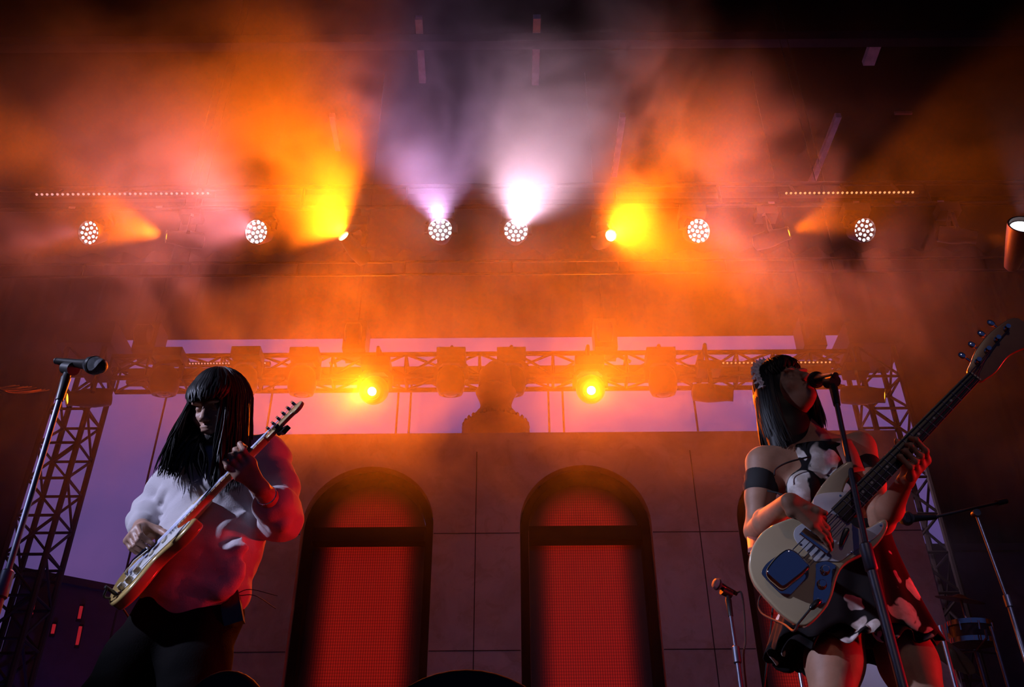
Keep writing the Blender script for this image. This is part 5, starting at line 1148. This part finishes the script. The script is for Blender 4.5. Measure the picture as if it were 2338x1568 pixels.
# coil of cable at the left edge, orange lamplight put into its colour
OCAB = mat('cable_painted_orange_light', (0.75, 0.38, 0.08), 0.4); q = at(40, 886, 8.6)
t = thing('cable_coil', 'hanging coil of cable coloured orange as if lit, at the left edge', 'cable', q); rnd = random.Random(4)
for k in range(9):
    w = 0.10 + 0.012 * k; cx = q + Vector((-0.14 + 0.03 * k, rnd.uniform(-.02, .02), 0.03 - 0.005 * k))
    MB().tube([cx + Vector((math.cos(a) * w * 1.2, math.sin(a * 2) * 0.015, math.sin(a) * w * 0.22)) for a in [math.pi * (1.05 + 0.9 * i / 14) for i in range(15)]], 0.0045, 6).build('loop', OCAB, t)
MB().bar(q + Vector((-0.5, 0.03, -0.01)), q + Vector((0.2, 0.03, -0.01)), 0.02, 0.02).build('hook_bar', BLACKM, t, smooth=False)
# ------------------------------------------------------------------ haze
def haze():
    me = bpy.data.meshes.new('stage_haze'); bm = bmesh.new(); bmesh.ops.create_cube(bm, size=1.0)
    lo, hi = Vector((-9, 3.9, 0.02)), Vector((9, 11.8, 11.0))
    for v in bm.verts: v.co = Vector([(lo[i] + hi[i]) / 2 + v.co[i] * (hi[i] - lo[i]) for i in range(3)])
    bm.to_mesh(me); bm.free()
    o = bpy.data.objects.new('stage_haze', me); COL.objects.link(o)
    o['label'] = 'drifting orange and pink lit smoke filling the air under the lamps'; o['category'] = 'smoke'; o['kind'] = 'stuff'
    m = bpy.data.materials.new('haze'); m.use_nodes = True; nt = m.node_tree; nt.nodes.clear()
    N = nt.nodes.new; L = nt.links.new
    out = N('ShaderNodeOutputMaterial'); vs = N('ShaderNodeVolumeScatter'); L(vs.outputs[0], out.inputs['Volume'])
    vs.inputs['Color'].default_value = (0.9, 0.9, 0.9, 1); vs.inputs['Anisotropy'].default_value = 0.35
    geo = N('ShaderNodeNewGeometry'); sep = N('ShaderNodeSeparateXYZ'); L(geo.outputs['Position'], sep.inputs[0])
    n1 = N('ShaderNodeTexNoise'); n1.inputs['Scale'].default_value = 0.75; n1.inputs['Detail'].default_value = 3.0; n1.inputs['Roughness'].default_value = 0.6; n1.inputs['Distortion'].default_value = 0.4
    L(geo.outputs['Position'], n1.inputs['Vector'])
    def math_(op, a, b=None, c=None):
        n = N('ShaderNodeMath'); n.operation = op
        for i, v in enumerate((a, b, c)):
            if v is None: continue
            if isinstance(v, (int, float)): n.inputs[i].default_value = v
            else: L(v, n.inputs[i])
        return n.outputs[0]
    def ramp(v, a, b, lo_, hi_):
        n = N('ShaderNodeMapRange'); n.interpolation_type = 'SMOOTHSTEP'
        n.inputs[1].default_value = a; n.inputs[2].default_value = b; n.inputs[3].default_value = lo_; n.inputs[4].default_value = hi_
        L(v, n.inputs[0]); return n.outputs[0]
    noise = n1.outputs[0]
    # right hand edge of the smoke bank: x + 0.92 z = 7.55
    edge = math_('ADD', math_('MULTIPLY_ADD', sep.outputs[2], 0.92, sep.outputs[0]), math_('MULTIPLY', math_('SUBTRACT', noise, 0.5), -2.6))
    lo_d = ramp(sep.outputs[2], 6.5, 7.6, 0.10, 0.015)
    mk = math_('ADD', lo_d, ramp(edge, 6.8, 7.15, 0.95, 0.0))
    front = math_('MULTIPLY', ramp(sep.outputs[1], 4.4, 6.2, 0.0, 1.0), ramp(sep.outputs[1], 6.9, 8.0, 1.0, 0.5))
    low = math_('MULTIPLY', ramp(sep.outputs[2], 2.6, 4.7, 0.05, 1.0), ramp(sep.outputs[2], 6.5, 8.7, 1.0, 0.20))
    puff = ramp(noise, 0.42, 0.58, 0.08, 1.9)
    bank = math_('ADD', 0.7, math_('MULTIPLY', 0.9, math_('MULTIPLY', ramp(edge, 5.6, 6.9, 0, 1), ramp(edge, 6.9, 7.6, 1, 0))))
    nx = math_('ADD', sep.outputs[0], math_('MULTIPLY', math_('SUBTRACT', noise, 0.5), 1.6))
    gap = math_('SUBTRACT', 1.0, math_('MULTIPLY', math_('MULTIPLY', ramp(nx, -0.75, -0.3, 0, 1), ramp(nx, -0.25, 0.15, 1, 0)), math_('MULTIPLY', ramp(sep.outputs[2], 6.4, 7.0, 0.85, 0.0), ramp(sep.outputs[2], 4.4, 5.2, 0.0, 1.0))))
    left = ramp(nx, -6.2, -1.8, 0.22, 1.0)
    d = math_('MULTIPLY', math_('MULTIPLY', mk, front), math_('MULTIPLY', low, puff))
    d = math_('MULTIPLY', math_('MULTIPLY', math_('MULTIPLY', d, bank), math_('MULTIPLY', gap, left)), 0.145)
    L(d, vs.inputs['Density'])
    me.materials.append(m)
haze()
